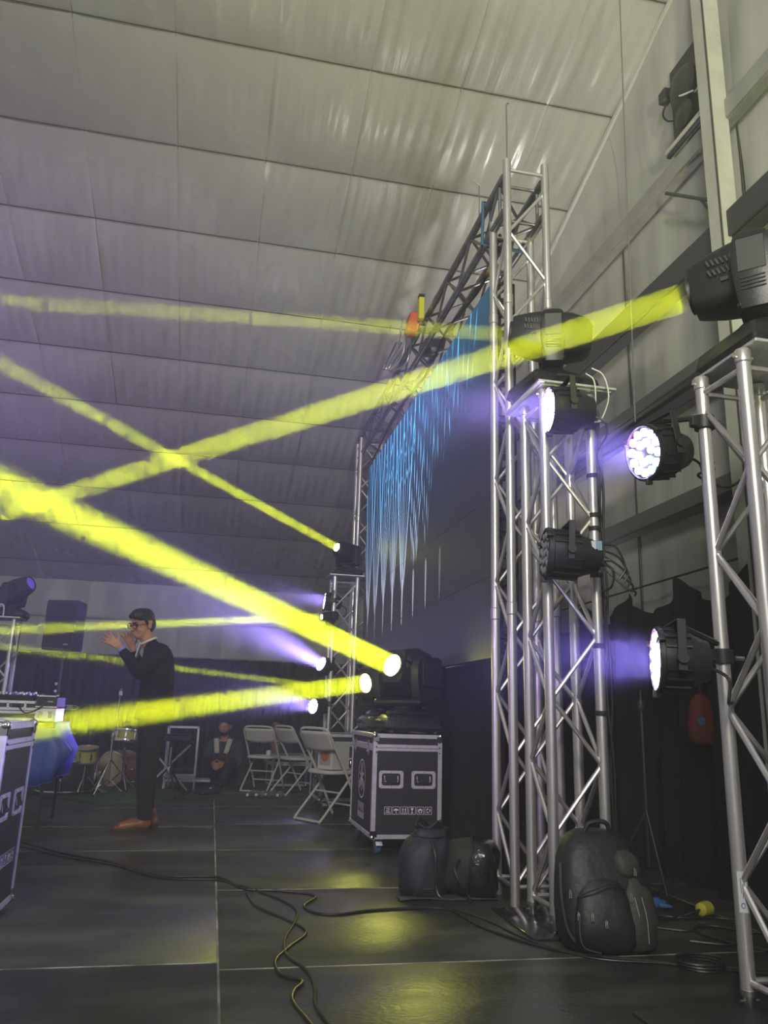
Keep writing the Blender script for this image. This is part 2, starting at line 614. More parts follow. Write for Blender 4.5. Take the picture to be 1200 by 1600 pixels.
# right (gable) wall
wall_right = struct(thing('wall_right', None, None, (0, 0, 0)))
WX = 3.06
ZR = [0.0, 1.15, 2.30, 3.10, 3.92, 4.80, None]
YR = [0.8, 2.3, 3.72, 5.2, 6.7, 8.2, 9.7, 11.2, 12.7, 14.05]
for j in range(len(YR) - 1):
    for k in range(len(ZR) - 1):
        y0, y1 = YR[j], YR[j + 1]
        z0 = ZR[k]

        def top(y, k=k):
            return zc(y) if ZR[k + 1] is None else min(ZR[k + 1], zc(y))
        if z0 >= top(y0) - 0.05:
            continue
        ph = rnd.random() * 6

        def fn(u, v, y0=y0, y1=y1, z0=z0, top=top, ph=ph, k=k):
            y = y0 + (y1 - y0) * u
            zt = top(y)
            z = min(z0, zt) + (zt - min(z0, zt)) * v
            amp = math.sin(PI * v) * 0.02
            x = WX - 0.012 + amp * math.sin(u * 9 + ph) * .6 + amp * 0.5 * math.sin(u * 31 + ph * 2 + v * 3)
            if k == 5:
                x -= 0.10 * v ** 2 + 0.03 * math.sin(PI * v) * math.sin((y * 2.2 + z * 1.7) * 2.0)
            return (x, y, z)
        MB().grid(fn, 16, 10).build('liner_sheet', liner_wall, wall_right, angle=60)
    MB().box((WX - 0.02, YR[j], 2.4), (0.008, 0.012, 4.6)).build('liner_seam', seam_dark, wall_right)
MB().box((WX + 0.06, 7.4, 2.4), (0.04, 13.4, 4.9)).build('wall_sheeting', steel_grey, wall_right)
MB().path([(WX - 0.10, y, zc(y) - 0.05) for y in (0.8, 4, 8, 12, 14)], 0.03, 8).build('roof_edge_fold', liner_wall, wall_right)

# back wall
YB = 14.05
wall_back = struct(thing('wall_back', None, None, (0, YB, 0)))
for i in range(len(CX) - 1):
    for (z0, z1) in ((0.0, 1.6), (1.6, 2.36), (2.36, 3.0)):
        ph = rnd.random() * 6

        def fn(u, v, x0=CX[i], x1=CX[i + 1], z0=z0, z1=z1, ph=ph):
            return (x0 + (x1 - x0) * u, 0.02 * math.sin(PI * v) * math.sin(u * 7 + ph), z0 + (z1 - z0) * v)
        MB().grid(fn, 10, 6).build('liner_sheet', liner_wall, wall_back, angle=60)
MB().tube((-5.2, -0.06, 2.36), (3.0, -0.06, 2.36), 0.022, 8).build('wall_rail', steel_white, wall_back)
MB().tube((-5.2, -0.05, 1.74), (3.0, -0.05, 1.74), 0.015, 8).build('wall_rail', steel_grey, wall_back)
MB().box((-1.1, 0.06, 1.5), (8.6, 0.05, 3.0)).build('wall_sheeting', steel_grey, wall_back)

# girts along the right wall
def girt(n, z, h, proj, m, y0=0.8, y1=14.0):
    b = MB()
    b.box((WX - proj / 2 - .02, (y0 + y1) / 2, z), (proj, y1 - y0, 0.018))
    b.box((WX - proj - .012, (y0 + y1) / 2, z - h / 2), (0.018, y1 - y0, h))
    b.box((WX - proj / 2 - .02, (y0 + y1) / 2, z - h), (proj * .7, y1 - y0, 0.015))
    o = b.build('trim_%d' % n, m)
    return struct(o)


girt(1, 4.84, 0.13, 0.10, steel_grey, 0.8, 8.4)
girt(2, 4.00, 0.17, 0.16, steel_dark_and_shade, 0.8, 10.9)
girt(3, 3.20, 0.07, 0.14, pm('mid_grey_girt_shade', (0.12, 0.12, 0.12), 0.5), 0.8, 13.4)  # shade on this rail is put into its grey
girt(4, 3.06, 0.06, 0.10, steel_dark_and_shade, 0.8, 13.4)
girt(5, 2.36, 0.10, 0.14, pm('mid_grey_girt_shade', (0.12, 0.12, 0.12), 0.5), 0.8, 13.9)  # shaded underside put into the grey of the whole girt

col = tag(thing('steel_column', 'tall white painted steel column standing against the wrinkled wall', 'column', (2.9, 3.7, 0)), kind='structure')
b = MB().box((0.0, 0.0, 3.0), (0.10, 0.012, 6.0)).box((0.055, 0.05, 3.0), (0.012, 0.11, 6.0)).box((-0.05, 0.05, 3.0), (0.012, 0.13, 6.0))
b.build('flange', steel_white, col)
MB().box((0.0, 0.055, 3.0), (0.09, 0.09, 5.98)).build('web', steel_white, col)
MB().box((-0.059, -0.004, 3.0), (0.004, 0.012, 5.98)).build('edge_line', seam_dark, col)
MB().box((0.0, 0.03, 0.01), (0.2, 0.2, 0.02)).build('foot_plate', steel_grey, col)


# drapes
def drape_fn(pts, z0, ztop, amp, wl, n, nz=10, flare=1.0):
    pts = [Vector((p[0], p[1], 0)) for p in pts]
    segs = [(pts[i + 1] - pts[i]).length for i in range(len(pts) - 1)]
    T = sum(segs)

    def at(s):
        d = s * T
        for i, L in enumerate(segs):
            if d <= L or i == len(segs) - 1:
                t = d / L
                p = pts[i].lerp(pts[i + 1], t)
                tn = (pts[i + 1] - pts[i]).normalized()
                return p, Vector((-tn.y, tn.x, 0))
            d -= L

    def fn(u, v):
        p, nr = at(u)
        s = u * T
        zt = ztop(s, T) if callable(ztop) else ztop
        z = z0 + (zt - z0) * v
        a = amp * (1.0 + flare * (1 - v))
        off = a * (math.sin(2 * PI * s / wl + 1.3 * math.sin(s * 1.7)) + 0.35 * math.sin(2 * PI * s / (wl * .37) + s))
        q = p + nr * off
        return (q.x, q.y, z)
    return MB().grid(fn, n, nz)


rdr = thing('black_curtain', 'black drape tied up in peaks along the right wall', 'curtain', (2.86, 7.0, 0))


def peaks(s, T):
    # s runs from the near end; ties every 0.70 m pull the top up in points
    t = (s / 0.70) % 1.0
    return 1.62 + 0.20 * abs(2 * t - 1) ** 1.7


drape_fn([(2.80, 0.9), (2.86, 5.0), (2.90, 13.6)], 0.0, peaks, 0.035, 0.31, 420, 10).build('cloth', drape, rdr, world=True)
MB().path([(2.92, 0.9, 1.88), (2.92, 4.0, 1.85), (2.92, 7.0, 1.83), (2.92, 13.8, 1.83)], 0.007, 6).build('tie_rope', cable_m, rdr, world=True)

bdr = thing('charcoal_curtain', 'long charcoal drape hung along the back wall behind the drum kit', 'curtain', (-1, 13.8, 0))
drape_fn([(-5.2, 13.85), (2.7, 13.85)], 0.0, lambda s, T: 1.72 + 0.01 * math.sin(s * 9), 0.04, 0.26, 380, 8).build('cloth', drape_grey, bdr, world=True)
MB().tube((-5.2, 13.88, 1.735), (2.7, 13.88, 1.735), 0.016, 8).build('curtain_rod', steel, bdr, world=True)

# ------------------------------------------------------------------ trusses
TW = 0.26          # chord spacing
TR = 0.0255        # chord radius
BR = 0.0112        # brace radius
_brace = {}


def brace_mesh(m, half):
    key = (m.name, round(half, 4))
    if key not in _brace:
        # a diagonal in the local XZ plane from (0,0,0) to (TW,0,half), ends squashed where welded
        b = MB()
        b.tube((TR * .7, 0, 0.012), (TW - TR * .7, 0, half - 0.012), BR, 8)
        _brace[key] = b.mesh('brace', m)
    return _brace[key]


_cross = {}


def truss(name, label, loc, L, rot=(0, 0, 0), m=alu, half=0.293, lens=None, phase=0, group=None, joints=(), spigots=False):
    t = thing(name, label, 'truss', loc, rot, group)
    cs = [(0, 0), (TW, 0), (TW, TW), (0, TW)]
    for i, (x, y) in enumerate(cs):
        l = L if lens is None else lens[i]
        z0 = 0.045 if spigots else 0.0
        b = MB().tube((x, y, z0), (x, y, l), TR, 16)
        for j in joints:
            b.lathe([(TR, j - .035), (TR + .004, j - .03), (TR + .004, j + .03), (TR, j + .035)], 16, Matrix.Translation((x, y, 0)), False, False)
        c = b.build('chord', m, t)
        if spigots:
            s = MB().lathe([(.017, 0.0), (.021, .006), (.021, .05)], 14, Matrix.Translation((x, y, 0)))
            s.lathe([(TR + .003, .045), (TR + .003, .062)], 16, Matrix.Translation((x, y, 0)))
            s.tube((x - .035, y, .028), (x + .035, y, .028), .006, 8)
            s.build('spigot', steel, c)
        if spigots:
            s = MB().lathe([(TR, l - .055), (TR + .004, l - .05), (TR + .004, l - .006), (TR, l)], 16, Matrix.Translation((x, y, 0)), False, True)
            s.tube((x - .04, y, l - .03), (x + .04, y, l - .03), .006, 8)
            s.build('coupler', m, c)
    me = brace_mesh(m, half)
    # four faces: origin corner + rotation about Z
    for f in range(4):
        ox, oy = cs[f]
        l = min(L if lens is None else min(lens[f], lens[(f + 1) % 4]), L)
        z = 0.10
        k = (f + phase) % 2
        while z + half < l - 0.06:
            M = Matrix.Translation((ox, oy, z)) @ Matrix.Rotation(f * PI / 2, 4, 'Z')
            if k % 2:
                M = M @ Matrix.Translation((0, 0, half)) @ Matrix.Scale(-1, 4, (0, 0, 1))
            inst('brace', me, t, M)
            z += half
            k += 1
    key = m.name
    if key not in _cross:
        _cross[key] = MB().tube((TR * .7, 0, 0), (TW - TR * .7, 0, 0), BR, 8).mesh('cross_bar', m)
    for f in range(4):
        ox, oy = cs[f]
        l = L if lens is None else min(lens[f], lens[(f + 1) % 4])
        for z in (0.085, l - 0.07):
            inst('cross_bar', _cross[key], t, Matrix.Translation((ox, oy, z)) @ Matrix.Rotation(f * PI / 2, 4, 'Z'))
    return t


# LED wall goal post: near column, top truss, far column
truss('truss_tower', 'tall near aluminium truss column holding the right end of the video wall', (1.578, 4.055, 0), 4.40, lens=(4.40, 4.41, 4.08, 4.11), half=0.315, joints=(1.5, 3.4))
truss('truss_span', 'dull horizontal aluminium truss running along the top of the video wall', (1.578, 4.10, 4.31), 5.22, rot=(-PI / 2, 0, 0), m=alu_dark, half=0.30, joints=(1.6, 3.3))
truss('truss_tower', 'distant tall truss column at the far end of the video wall', (1.560, 9.05, 0), 4.24, half=0.29, joints=(1.6, 3.2))

# lighting towers
truss('lighting_tower', 'short truss tower beside the video wall carrying a moving head and two par cans', (1.572, 3.555, 0.012), 2.585, spigots=True, half=0.30, phase=1)
truss('lighting_tower', 'nearest truss tower at the right edge of the picture', (1.833, 2.334, 0), 2.275, spigots=True, half=0.29, phase=0)
truss('lighting_tower', 'distant short truss tower with violet par cans in front of the far column', (1.26, 8.72, 0), 2.42, half=0.28, phase=1)
truss('lighting_tower', 'truss tower behind the mixer at the left edge of the picture', (-2.54, 9.60, 0), 1.84, half=0.27, phase=1)

# base plate under the tower, top plates
bp = MB().box((1.70, 3.70, 0.006), (0.56, 0.54, 0.012), bev=0.003).build('base_plate', pm('polished_black_steel', (0.02, 0.02, 0.022), 0.16, 0.0, spec=.7))
tag(bp, 'flat shiny black base plate under the tower beside the video wall', 'base plate')
tp = MB().box((1.735, 3.73, 2.612), (0.44, 0.50, 0.016), bev=0.003).box((1.735, 3.73, 2.601), (0.40, 0.46, 0.008)).build('top_plate', alu_edge)
tag(tp, 'square metal plate on top of the tower beside the video wall', 'plate')
tp = MB().box((2.01, 2.465, 2.289), (0.34, 0.40, 0.016), bev=0.003).build('top_plate', alu_edge)
tag(tp, 'square metal plate on top of the nearest tower', 'plate')
tp = MB().box((1.39, 8.85, 2.43), (0.40, 0.40, 0.016), bev=0.003).build('top_plate', alu_edge)
tag(tp, 'small metal plate on top of the distant short tower', 'plate')
tp = MB().box((-2.41, 9.73, 1.85), (0.40, 0.40, 0.016), bev=0.003).build('top_plate', alu_edge)
tag(tp, 'metal plate on the truss tower at the left edge', 'plate')

# sticker on the nearest tower's leg
stk = MB().grid(lambda u, v: (1.833 + (TR + .0008) * math.cos(R(215 + 75 * u)), 2.594 + (TR + .0008) * math.sin(R(215 + 75 * u)), 0.30 + 0.13 * v), 8, 2).build('paper_sticker', pm('silver_white_sticker', (0.62, 0.62, 0.64), 0.5))
tag(stk, 'pale printed sticker low on the nearest tower leg', 'sticker')
for k, (zz, h) in enumerate(((0.36, 0.05), (0.345, 0.045), (0.37, 0.035))):
    a = 236 + 11 * k
    MB().grid(lambda u, v: (1.833 + (TR + .0014) * math.cos(R(a + 4 * u)), 2.594 + (TR + .0014) * math.sin(R(a + 4 * u)), zz + h * v), 2, 2).build('print_line', black_print, stk)
ring = MB()
ring.path([(1.833 + (TR + .0014) * math.cos(R(246 + 13 * math.cos(q))), 2.594 + (TR + .0014) * math.sin(R(246 + 13 * math.cos(q))), 0.322 + 0.008 * math.sin(q)) for q in [2 * PI * i / 16 for i in range(16)]], 0.0012, 5, closed=True)
ring.build('round_mark', pm('blue_print', (0.05, 0.10, 0.30), 0.5), stk)

# ------------------------------------------------------------------ LED video wall
LY0, LY1, LZ0, LZ1, LX = 4.46, 8.80, 1.26, 3.76, 1.615
NPY, NPZ = 8, 5
PYW, PZH = (LY1 - LY0) / NPY, (LZ1 - LZ0) / NPZ
wallv = thing('video_wall', 'large dark LED video wall showing fans of thin blue and white lines', 'video wall', (LX, (LY0 + LY1) / 2, 0))


def screen_colour(y, z):
    """picture on the screen; y along the wall (metres from the far end), z up from the bottom edge"""
    W, Hh = LY1 - LY0, LZ1 - LZ0
    col = np.zeros(y.shape + (3,))
    base = np.array([0.010, 0.011, 0.016])
    col += base
    # blue upper glow of the picture
    up = np.clip((z - 0.8) / 1.7, 0, 1) ** 1.2 * np.exp(-((y - 1.6) / 1.9) ** 2)
    col += up[..., None] * np.array([0.006, 0.040, 0.14])
    up2 = np.clip((z - 1.6) / 0.9, 0, 1) * np.clip((y - 1.4) / 2.0, 0, 1)
    col += up2[..., None] * np.array([0.0, 0.05, 0.09])
    rs = np.random.RandomState(3)
    # fans: each converges at its foot and spreads upward to the top edge
    def low(yy):
        return np.interp(yy, [0, 2.3, 2.75, 3.0, 3.4, 3.8, 4.05, 4.25], [0.62, 0.75, 0.95, 1.45, 1.6, 1.6, 1.7, 1.95])
    mix = np.clip((z - 0.7) / 1.3, 0, 1)[..., None]
    lc = np.array([0.80, 0.78, 0.95]) * (1 - mix) + np.array([0.12, 0.62, 1.15]) * mix
    for fi in range(9):
        yf, zf = 0.27 + 0.412 * fi, 0.50 + 0.012 * fi
        n = 6 if fi > 1 else 5
        for k in range(n):
            t = (k - (n - 1) / 2) / (n - 1)
            top = yf + t * 0.78 + rs.rand() * 0.03 - 0.05 + 0.10 * (fi - 3) * 0.3
            s = (z - zf) / (2.5 - zf)
            yl = yf + (top - yf) * s
            w = 0.0062
            zb = low(yl) + 0.16 * abs(t) + 0.22 * rs.rand() - (0.1 if fi < 5 else 0)
            a = np.exp(-((y - yl) / w) ** 2) * np.clip((z - zb) / 0.15, 0, 1)
            br = 0.35 + 0.9 * rs.rand()
            if fi > 4:
                a = a * np.clip(0.55 + 0.6 * np.sin(z * 17 + k * 2.1 + fi), 0.1, 1)
            col += a[..., None] * lc * br * (1.5 if fi < 6 else 1.0)
    # bright spears at the feet of the fans
    for fi, amp in enumerate((0.25, 0.45, 0.9, 1.5, 1.5, 1.4, 1.0, 0.35)):
        yf = 0.27 + 0.412 * fi
        zr, hgt = 0.36 + 0.02 * fi, 0.42
        s = np.clip((z - zr) / hgt, 0, 1)
        wd = 0.004 + 0.045 * s * (1 - s) ** 0.5
        a = np.exp(-((y - yf) / wd) ** 2) * (z > zr) * (z < zr + hgt)
        n2 = 0.5 + 0.5 * np.sin(z * 83 + fi) * np.sin(y * 190 + z * 37)
        col += (a * np.clip(n2, .12, 1))[..., None] * np.array([0.60, 0.64, 0.70]) * amp
    # specks
    for k in range(46):
        yy, zz = rs.rand() * 1.3 + 1.0, 1.75 + rs.rand() * 0.65
        a = np.exp(-(((y - yy) / 0.012) ** 2 + ((z - zz) / (0.014 + 0.02 * rs.rand())) ** 2))
        col += a[..., None] * np.array([0.16, 0.55, 1.0]) * 1.1
    return np.clip(col, 0, 3)


scr = bpy.data.materials.new('led_screen_picture')
scr.use_nodes = True
nt = scr.node_tree
bs = nt.nodes['Principled BSDF']
bs.inputs['Base Color'].default_value = (0.022, 0.022, 0.025, 1)
bs.inputs['Roughness'].default_value = 0.5
at_ = nt.nodes.new('ShaderNodeAttribute')
at_.attribute_name = 'picture'
nt.links.new(at_.outputs['Color'], bs.inputs['Emission Color'])
bs.inputs['Emission Strength'].default_value = 0.5
NU, NV = 130, 44
for i in range(NPY):
    for k in range(NPZ):
        y0, z0 = LY0 + i * PYW, LZ0 + k * PZH
        g = 0.0012
        vs, fs = [], []
        for a in range(NU + 1):
            for c in range(NV + 1):
                vs.append((0.0, y0 + g + (PYW - 2 * g) * a / NU, z0 + g + (PZH - 2 * g) * c / NV))
        for a in range(NU):
            for c in range(NV):
                q = a * (NV + 1) + c
                fs.append((q, q + 1, q + NV + 2, q + NV + 1))
        me = bpy.data.meshes.new('screen_face')
        me.from_pydata(vs, [], fs)
        me.materials.append(scr)
        arr = np.array(vs)
        colr = screen_colour(LY1 - arr[:, 1], arr[:, 2] - LZ0)
        ca = me.color_attributes.new('picture', 'FLOAT_COLOR', 'POINT')
        ca.data.foreach_set('color', np.concatenate([colr, np.ones((len(vs), 1))], 1).ravel())
        pan = MB().box((LX + 0.035, y0 + PYW / 2, z0 + PZH / 2), (0.066, PYW - 0.002, PZH - 0.002))
        p = pan.build('led_panel', blackm, wallv, world=True)
        o = bpy.data.objects.new('screen_face', me)
        C.objects.link(o)
        o.parent = p
        o.location = (LX + 0.0008, 0, 0)
        o.matrix_parent_inverse = wmat(p).inverted() if False else Matrix.Translation((0, 0, 0))
# cast side frames of the cabinets, seen edge-on through the near column, with openings
for k in range(NPZ):
    z0 = LZ0 + k * PZH
    b = MB()
    yy = LY0 - 0.012
    for (xc, w) in ((LX + .012, .022), (LX + .150, .018)):
        b.box((xc, yy, z0 + PZH / 2), (w, 0.022, PZH - .004))
    for q in range(5):
        b.box((LX + .08, yy, z0 + 0.012 + q * (PZH - .024) / 4), (.14, .022, .020))
    for q in (0, 2):
        zz = z0 + (q + .5) * (PZH - .024) / 4 + .012
        b.path([(LX + .08 + .045 * math.cos(a), yy, zz + .038 * math.sin(a)) for a in [2 * PI * i / 14 for i in range(14)]], 0.009, 6, closed=True)
    b.tube((LX + .03, yy, z0 + .14), (LX + .13, yy, z0 + .24), .009, 6).tube((LX + .03, yy, z0 + .40), (LX + .13, yy, z0 + .48), .009, 6)
    b.build('side_frame', blackm, wallv, world=True)
# black skirt under the screen and black masking behind it
sk = thing('black_skirt', 'black cloth skirt hanging from the video wall down to the stage', 'curtain', (1.66, 6.6, 0))
drape_fn([(1.675, 4.44), (1.675, 8.95)], 0.0, 1.255, 0.004, 0.33, 160, 6).build('cloth', drape, sk, world=True)

# small things on the goal post
strap = thing('ratchet_strap', 'blue webbing strap wrapped round the top truss near the column', 'strap', (1.6, 4.42, 4.0))
MB().path([(1.545, 4.42, 4.345), (1.545, 4.44, 4.02), (1.60, 4.44, 4.005), (1.60, 4.42, 4.345)], 0.011, 6, closed=True).build('webbing', blue_strap, strap, world=True)
MB().path([(1.55, 4.44, 4.02), (1.87, 4.44, 4.02), (1.87, 4.47, 4.04), (1.55, 4.47, 4.04)], 0.012, 6, closed=True).build('webbing', blue_strap, strap, world=True)
MB().box((1.66, 4.43, 4.00), (0.07, 0.05, 0.03), bev=.006).build('buckle', blackm, strap, world=True)
wb = MB().box((1.63, 4.47, 3.86), (0.07, 0.05, 0.10), Euler((0, .3, 0)), bev=0.006).build('wood_block', wood_block)
tag(wb, 'small brown wooden block wedged at the upper corner of the video wall', 'block')
rod = thing('thin_rod', 'thin upright rod with a hooked tip above the near truss column', 'rod', (1.58, 4.055, 4.40))
MB().path([(0, 0, -.02), (0, 0, .42), (.006, 0, .442), (.018, 0, .445)], 0.005, 6).build('shaft', wire_m, rod)
rod = thing('thin_rod', 'shorter thin rod with a slanting tip on the top truss', 'rod', (1.585, 4.62, 4.33))
MB().path([(0, 0, -.01), (0, 0, .30)], 0.004, 6).build('shaft', wire_m, rod)
MB().path([(0, 0, .30), (.02, .18, .48)], 0.005, 6).build('tip', wire_white, rod)

# hoist and clutter on the top truss
ho = thing('chain_hoist', 'chain hoist with an orange red bag hung on the top truss', 'hoist', (1.50, 6.15, 4.2))
MB().box((1.46, 6.05, 4.24), (.10, .16, .20), Euler((0.1, .15, 0)), bev=.02).build('chain_bag', orange_m, ho, world=True)
MB().box((1.50, 5.92, 4.33), (.05, .06, .22), bev=.01).build('hook_block', yellow_m, ho, world=True)
MB().box((1.50, 5.92, 4.45), (.05, .06, .03), bev=.006).build('hook_cap', blackm, ho, world=True)
MB().box((1.66, 6.15, 4.26), (.40, .07, .05), bev=.008).build('cross_bar', steel_white, ho, world=True)
MB().box((1.70, 6.30, 4.17), (.16, .20, .12), bev=.02).build('motor_body', greyp, ho, world=True)
for dx in (0, .05, .1):
    MB().path(catmull([(1.40 + dx, 6.2, 4.36), (1.42 + dx, 6.5, 4.20 - dx), (1.36 + dx * .5, 6.8, 4.14), (1.44 + dx, 6.6, 4.34)], 6), 0.009, 6).build('sling', steel, ho, world=True)
cb = tag(MB().path(catmull([(1.62, 4.3, 4.02), (1.66, 4.8, 3.93), (1.64, 5.6, 3.98), (1.68, 6.4, 3.94), (1.66, 7.4, 3.99), (1.7, 9.0, 3.95)], 6), .012, 6).build('cable_run', cable_m), 'black cable tied under the top truss above the screen', 'cable')


# ------------------------------------------------------------------ light fixtures and haze beams
def frame_x(d):
    """rotation whose X axis is d, Z as upright as possible"""
    x = Vector(d).normalized()
    y = Vector((0, 0, 1)).cross(x).normalized()
    z = x.cross(y)
    return Matrix((x, y, z)).transposed()


def rrect(hw, hh, x, cx=0.0, cz=0.0, k=0.35, n=4):
    """rounded rectangle ring in the YZ plane at local x"""
    r = min(hw, hh) * k
    out = []
    for (sx, sz, a0) in ((1, 1, 0), (-1, 1, 90), (-1, -1, 180), (1, -1, 270)):
        for i in range(n + 1):
            a = R(a0 + 90 * i / n)
            out.append(Vector((x, cx + sx * (hw - r) + r * math.cos(a), cz + sz * (hh - r) + r * math.sin(a))))
    return out


def volume_mat(density, tint=(1, 1, 1)):
    m = bpy.data.materials.new('haze')
    m.use_nodes = True
    nt = m.node_tree
    nt.nodes.remove(nt.nodes['Principled BSDF'])
    v = nt.nodes.new('ShaderNodeVolumeScatter')
    v.inputs['Density'].default_value = density
    v.inputs['Color'].default_value = (*tint, 1)
    nt.links.new(v.outputs[0], nt.nodes['Material Output'].inputs['Volume'])
    return m



def glow_mat(density, L, r0, r1):
    m = volume_mat(density)
    nt = m.node_tree
    v = [n for n in nt.nodes if n.type == 'VOLUME_SCATTER'][0]
    tc = nt.nodes.new('ShaderNodeTexCoord')
    sp = nt.nodes.new('ShaderNodeSeparateXYZ')
    nt.links.new(tc.outputs['Object'], sp.inputs[0])

    def math_(op, a, b=None):
        n = nt.nodes.new('ShaderNodeMath')
        n.operation = op
        n.use_clamp = op in ('SUBTRACT',)
        for i, q in enumerate((a, b)):
            if q is None:
                continue
            if isinstance(q, (int, float)):
                n.inputs[i].default_value = q
            else:
                nt.links.new(q, n.inputs[i])
        return n.outputs[0]
    z = sp.outputs[2]
    ax = math_('POWER', math_('SUBTRACT', 1.0, math_('MULTIPLY', z, 1.0 / L)), 1.6)
    rr = math_('SQRT', math_('ADD', math_('MULTIPLY', sp.outputs[0], sp.outputs[0]), math_('MULTIPLY', sp.outputs[1], sp.outputs[1])))
    edge = math_('ADD', math_('MULTIPLY', z, (r1 - r0) / L), r0)
    rad = math_('SUBTRACT', 1.0, math_('DIVIDE', rr, edge))
    nt.links.new(math_('MULTIPLY', math_('MULTIPLY', ax, rad), density), v.inputs['Density'])
    return m


HAZE = volume_mat(0.06)
HAZE_THIN = volume_mat(0.035)


def beam(label, a, b, r0, r1, color, power, haze=HAZE, cat='light beam', grow=1.12, spread_k=1.0, z_start=0.012, ext=0.12):
    """a lamp's light and the theatrical haze it lights up"""
    a, b = Vector(a), Vector(b)
    b = b + (b - a) * ext
    d = b - a
    L = d.length
    bm = MB().lathe([(r0 * grow, 0.03), ((r0 + (r1 - r0) * .5) * grow, L * .5), (r1 * grow, L)], 28)
    o = bm.build('light_beam', haze)
    o.matrix_world = Matrix.Translation(a) @ d.to_track_quat('Z', 'Y').to_matrix().to_4x4()
    tag(o, label, cat, kind='stuff')
    l = bpy.data.lights.new('beam_lamp', 'AREA')
    l.shape = 'DISK'
    l.size = 2 * r0
    l.spread = max(R(0.3), 2 * math.atan((r1 - r0) / L) * spread_k)
    l.energy = power
    l.color = color
    lo = bpy.data.objects.new('beam_lamp', l)
    C.objects.link(lo)
    lo.matrix_world = Matrix.Translation(a + d.normalized() * z_start) @ (-d).to_track_quat('Z', 'Y').to_matrix().to_4x4()
    return o


def moving_head(name, label, loc, d, base_rot=0.0, s=1.0, pivot=0.335, front=0.24, rear=0.19, lit=lens_y, bw=0.40, bd=0.34, arm_w=0.13, lens_r=0.062, hh=0.125, hw=0.105):
    t = thing(name, label, 'moving light', loc, (0, 0, 0), scale=s)
    Rb = Matrix.Rotation(base_rot, 4, 'Z')
    d = Vector(d).normalized()
    pan = math.atan2(d.y, d.x)
    Rp = Matrix.Rotation(pan, 4, 'Z')

    def xf(o, M):
        o.matrix_local = M
        return o
    base = xf(MB().box((0, 0, .055), (bw, bd, .09), bev=.02, taper=(.90, .90)).box((0, 0, .115), (bw * .62, bd * .75, .05), bev=.018, taper=(.8, .8)).build('base', blackp, t), Rb)
    MB().box((bw * .46, 0, .065), (.012, .12, .040), Euler((0, -.2, 0)), bev=.003).build('display', greyp, base)
    for sy in (-1, 1):
        MB().path(catmull([(-.07, sy * bd * .475, .05), (-.06, sy * (bd * .5 + .012), .062), (.06, sy * (bd * .5 + .012), .062), (.07, sy * bd * .475, .05)], 4), .009, 6).build('carry_handle', rubber, base)
    for sx in (-1, 1):
        for sy in (-1, 1):
            MB().lathe([(.022, 0), (.018, .016)], 10, Matrix.Translation((sx * bw * .4, sy * bd * .38, 0))).build('foot', rubber, base)
    for sy in (-1, 1):
        MB().box((bw * .42, sy * .09, .045), (.02, .03, .022), bev=.004).build('socket', greyp, base)
    # yoke
    yk = MB().lathe([(.085, .125), (.085, .150), (.07, .165)], 20)
    ya = hw + .045
    yk.box((0, 0, .175), (arm_w * .9, 2 * ya + .05, .05), bev=.018)
    for sy in (-1, 1):
        rings = []
        for (z, w, th) in ((.155, .045, .022), (.20, arm_w * .42, .026), (pivot - .06, arm_w * .5, .028), (pivot + .03, arm_w * .5, .027), (pivot + .075, arm_w * .40, .022), (pivot + .09, arm_w * .25, .014)):
            rings.append([(-w, sy * ya - th, z), (-w * .8, sy * ya - th * 1.15, z), (w * .8, sy * ya - th * 1.15, z), (w, sy * ya - th, z), (w, sy * ya + th, z), (w * .8, sy * ya + th * 1.15, z), (-w * .8, sy * ya + th * 1.15, z), (-w, sy * ya + th, z)])
        yk.loft(rings)
    yo = xf(yk.build('yoke', blackp, t), Rp)
    for sy in (-1, 1):
        MB().box((0, sy * (ya + .031), pivot - .01), (arm_w * .70, .006, .13), bev=.003).build('arm_cover', greyp, yo)
        for q in range(4):
            MB().box((0, sy * (ya + .031), pivot - .10 - .014 * q), (arm_w * .62, .008, .006), bev=.002).build('vent_slot', greyp, yo)
    # head
    Rh = Matrix.Translation((0, 0, pivot)) @ frame_x(d).to_4x4()
    hb = MB()
    prof = [(-rear, .62, .60), (-rear + .03, .85, .82), (-rear * .45, 1.0, 1.0), (0.05, 1.0, 1.0), (front * .62, .90, .88), (front * .9, .78, .76), (front, .72, .70)]
    hb.loft([rrect(hw * a, hh * b_, x, k=.42) for (x, a, b_) in prof])
    hd = xf(hb.build('head', blackp, t), Rh)
    rg = MB().lathe([(lens_r + .010, front - .01), (lens_r + .014, front + .012), (lens_r + .003, front + .016), (lens_r, front + .004)], 24, Matrix.Rotation(PI / 2, 4, 'Y'), False, False)
    rg.build('lens_ring', blackm, hd)
    MB().lathe([(lens_r, front + .004), (lens_r * .7, front + .011), (lens_r * .02, front + .014)], 24, Matrix.Rotation(PI / 2, 4, 'Y'), False, True).build('lens', lit, hd)
    for sy in (-1, 1):
        vb = MB()
        for row in range(2):
            for q in range(9):
                vb.box((.02 + .016 * q, sy * hw * .985, .045 - .04 * row), (.007, .006, .026), Euler((0, .3, 0)))
        vb.build('vent', greyp, hd)
        MB().box((front * .45, sy * hw * .96, -.03), (.03, .006, .02), bev=.004).build('catch', greyp, hd)
    return t, Vector(loc) + Vector((0, 0, pivot * s)) + d * ((front + .02) * s)


YEL = (0.74, 0.86, 0.0)
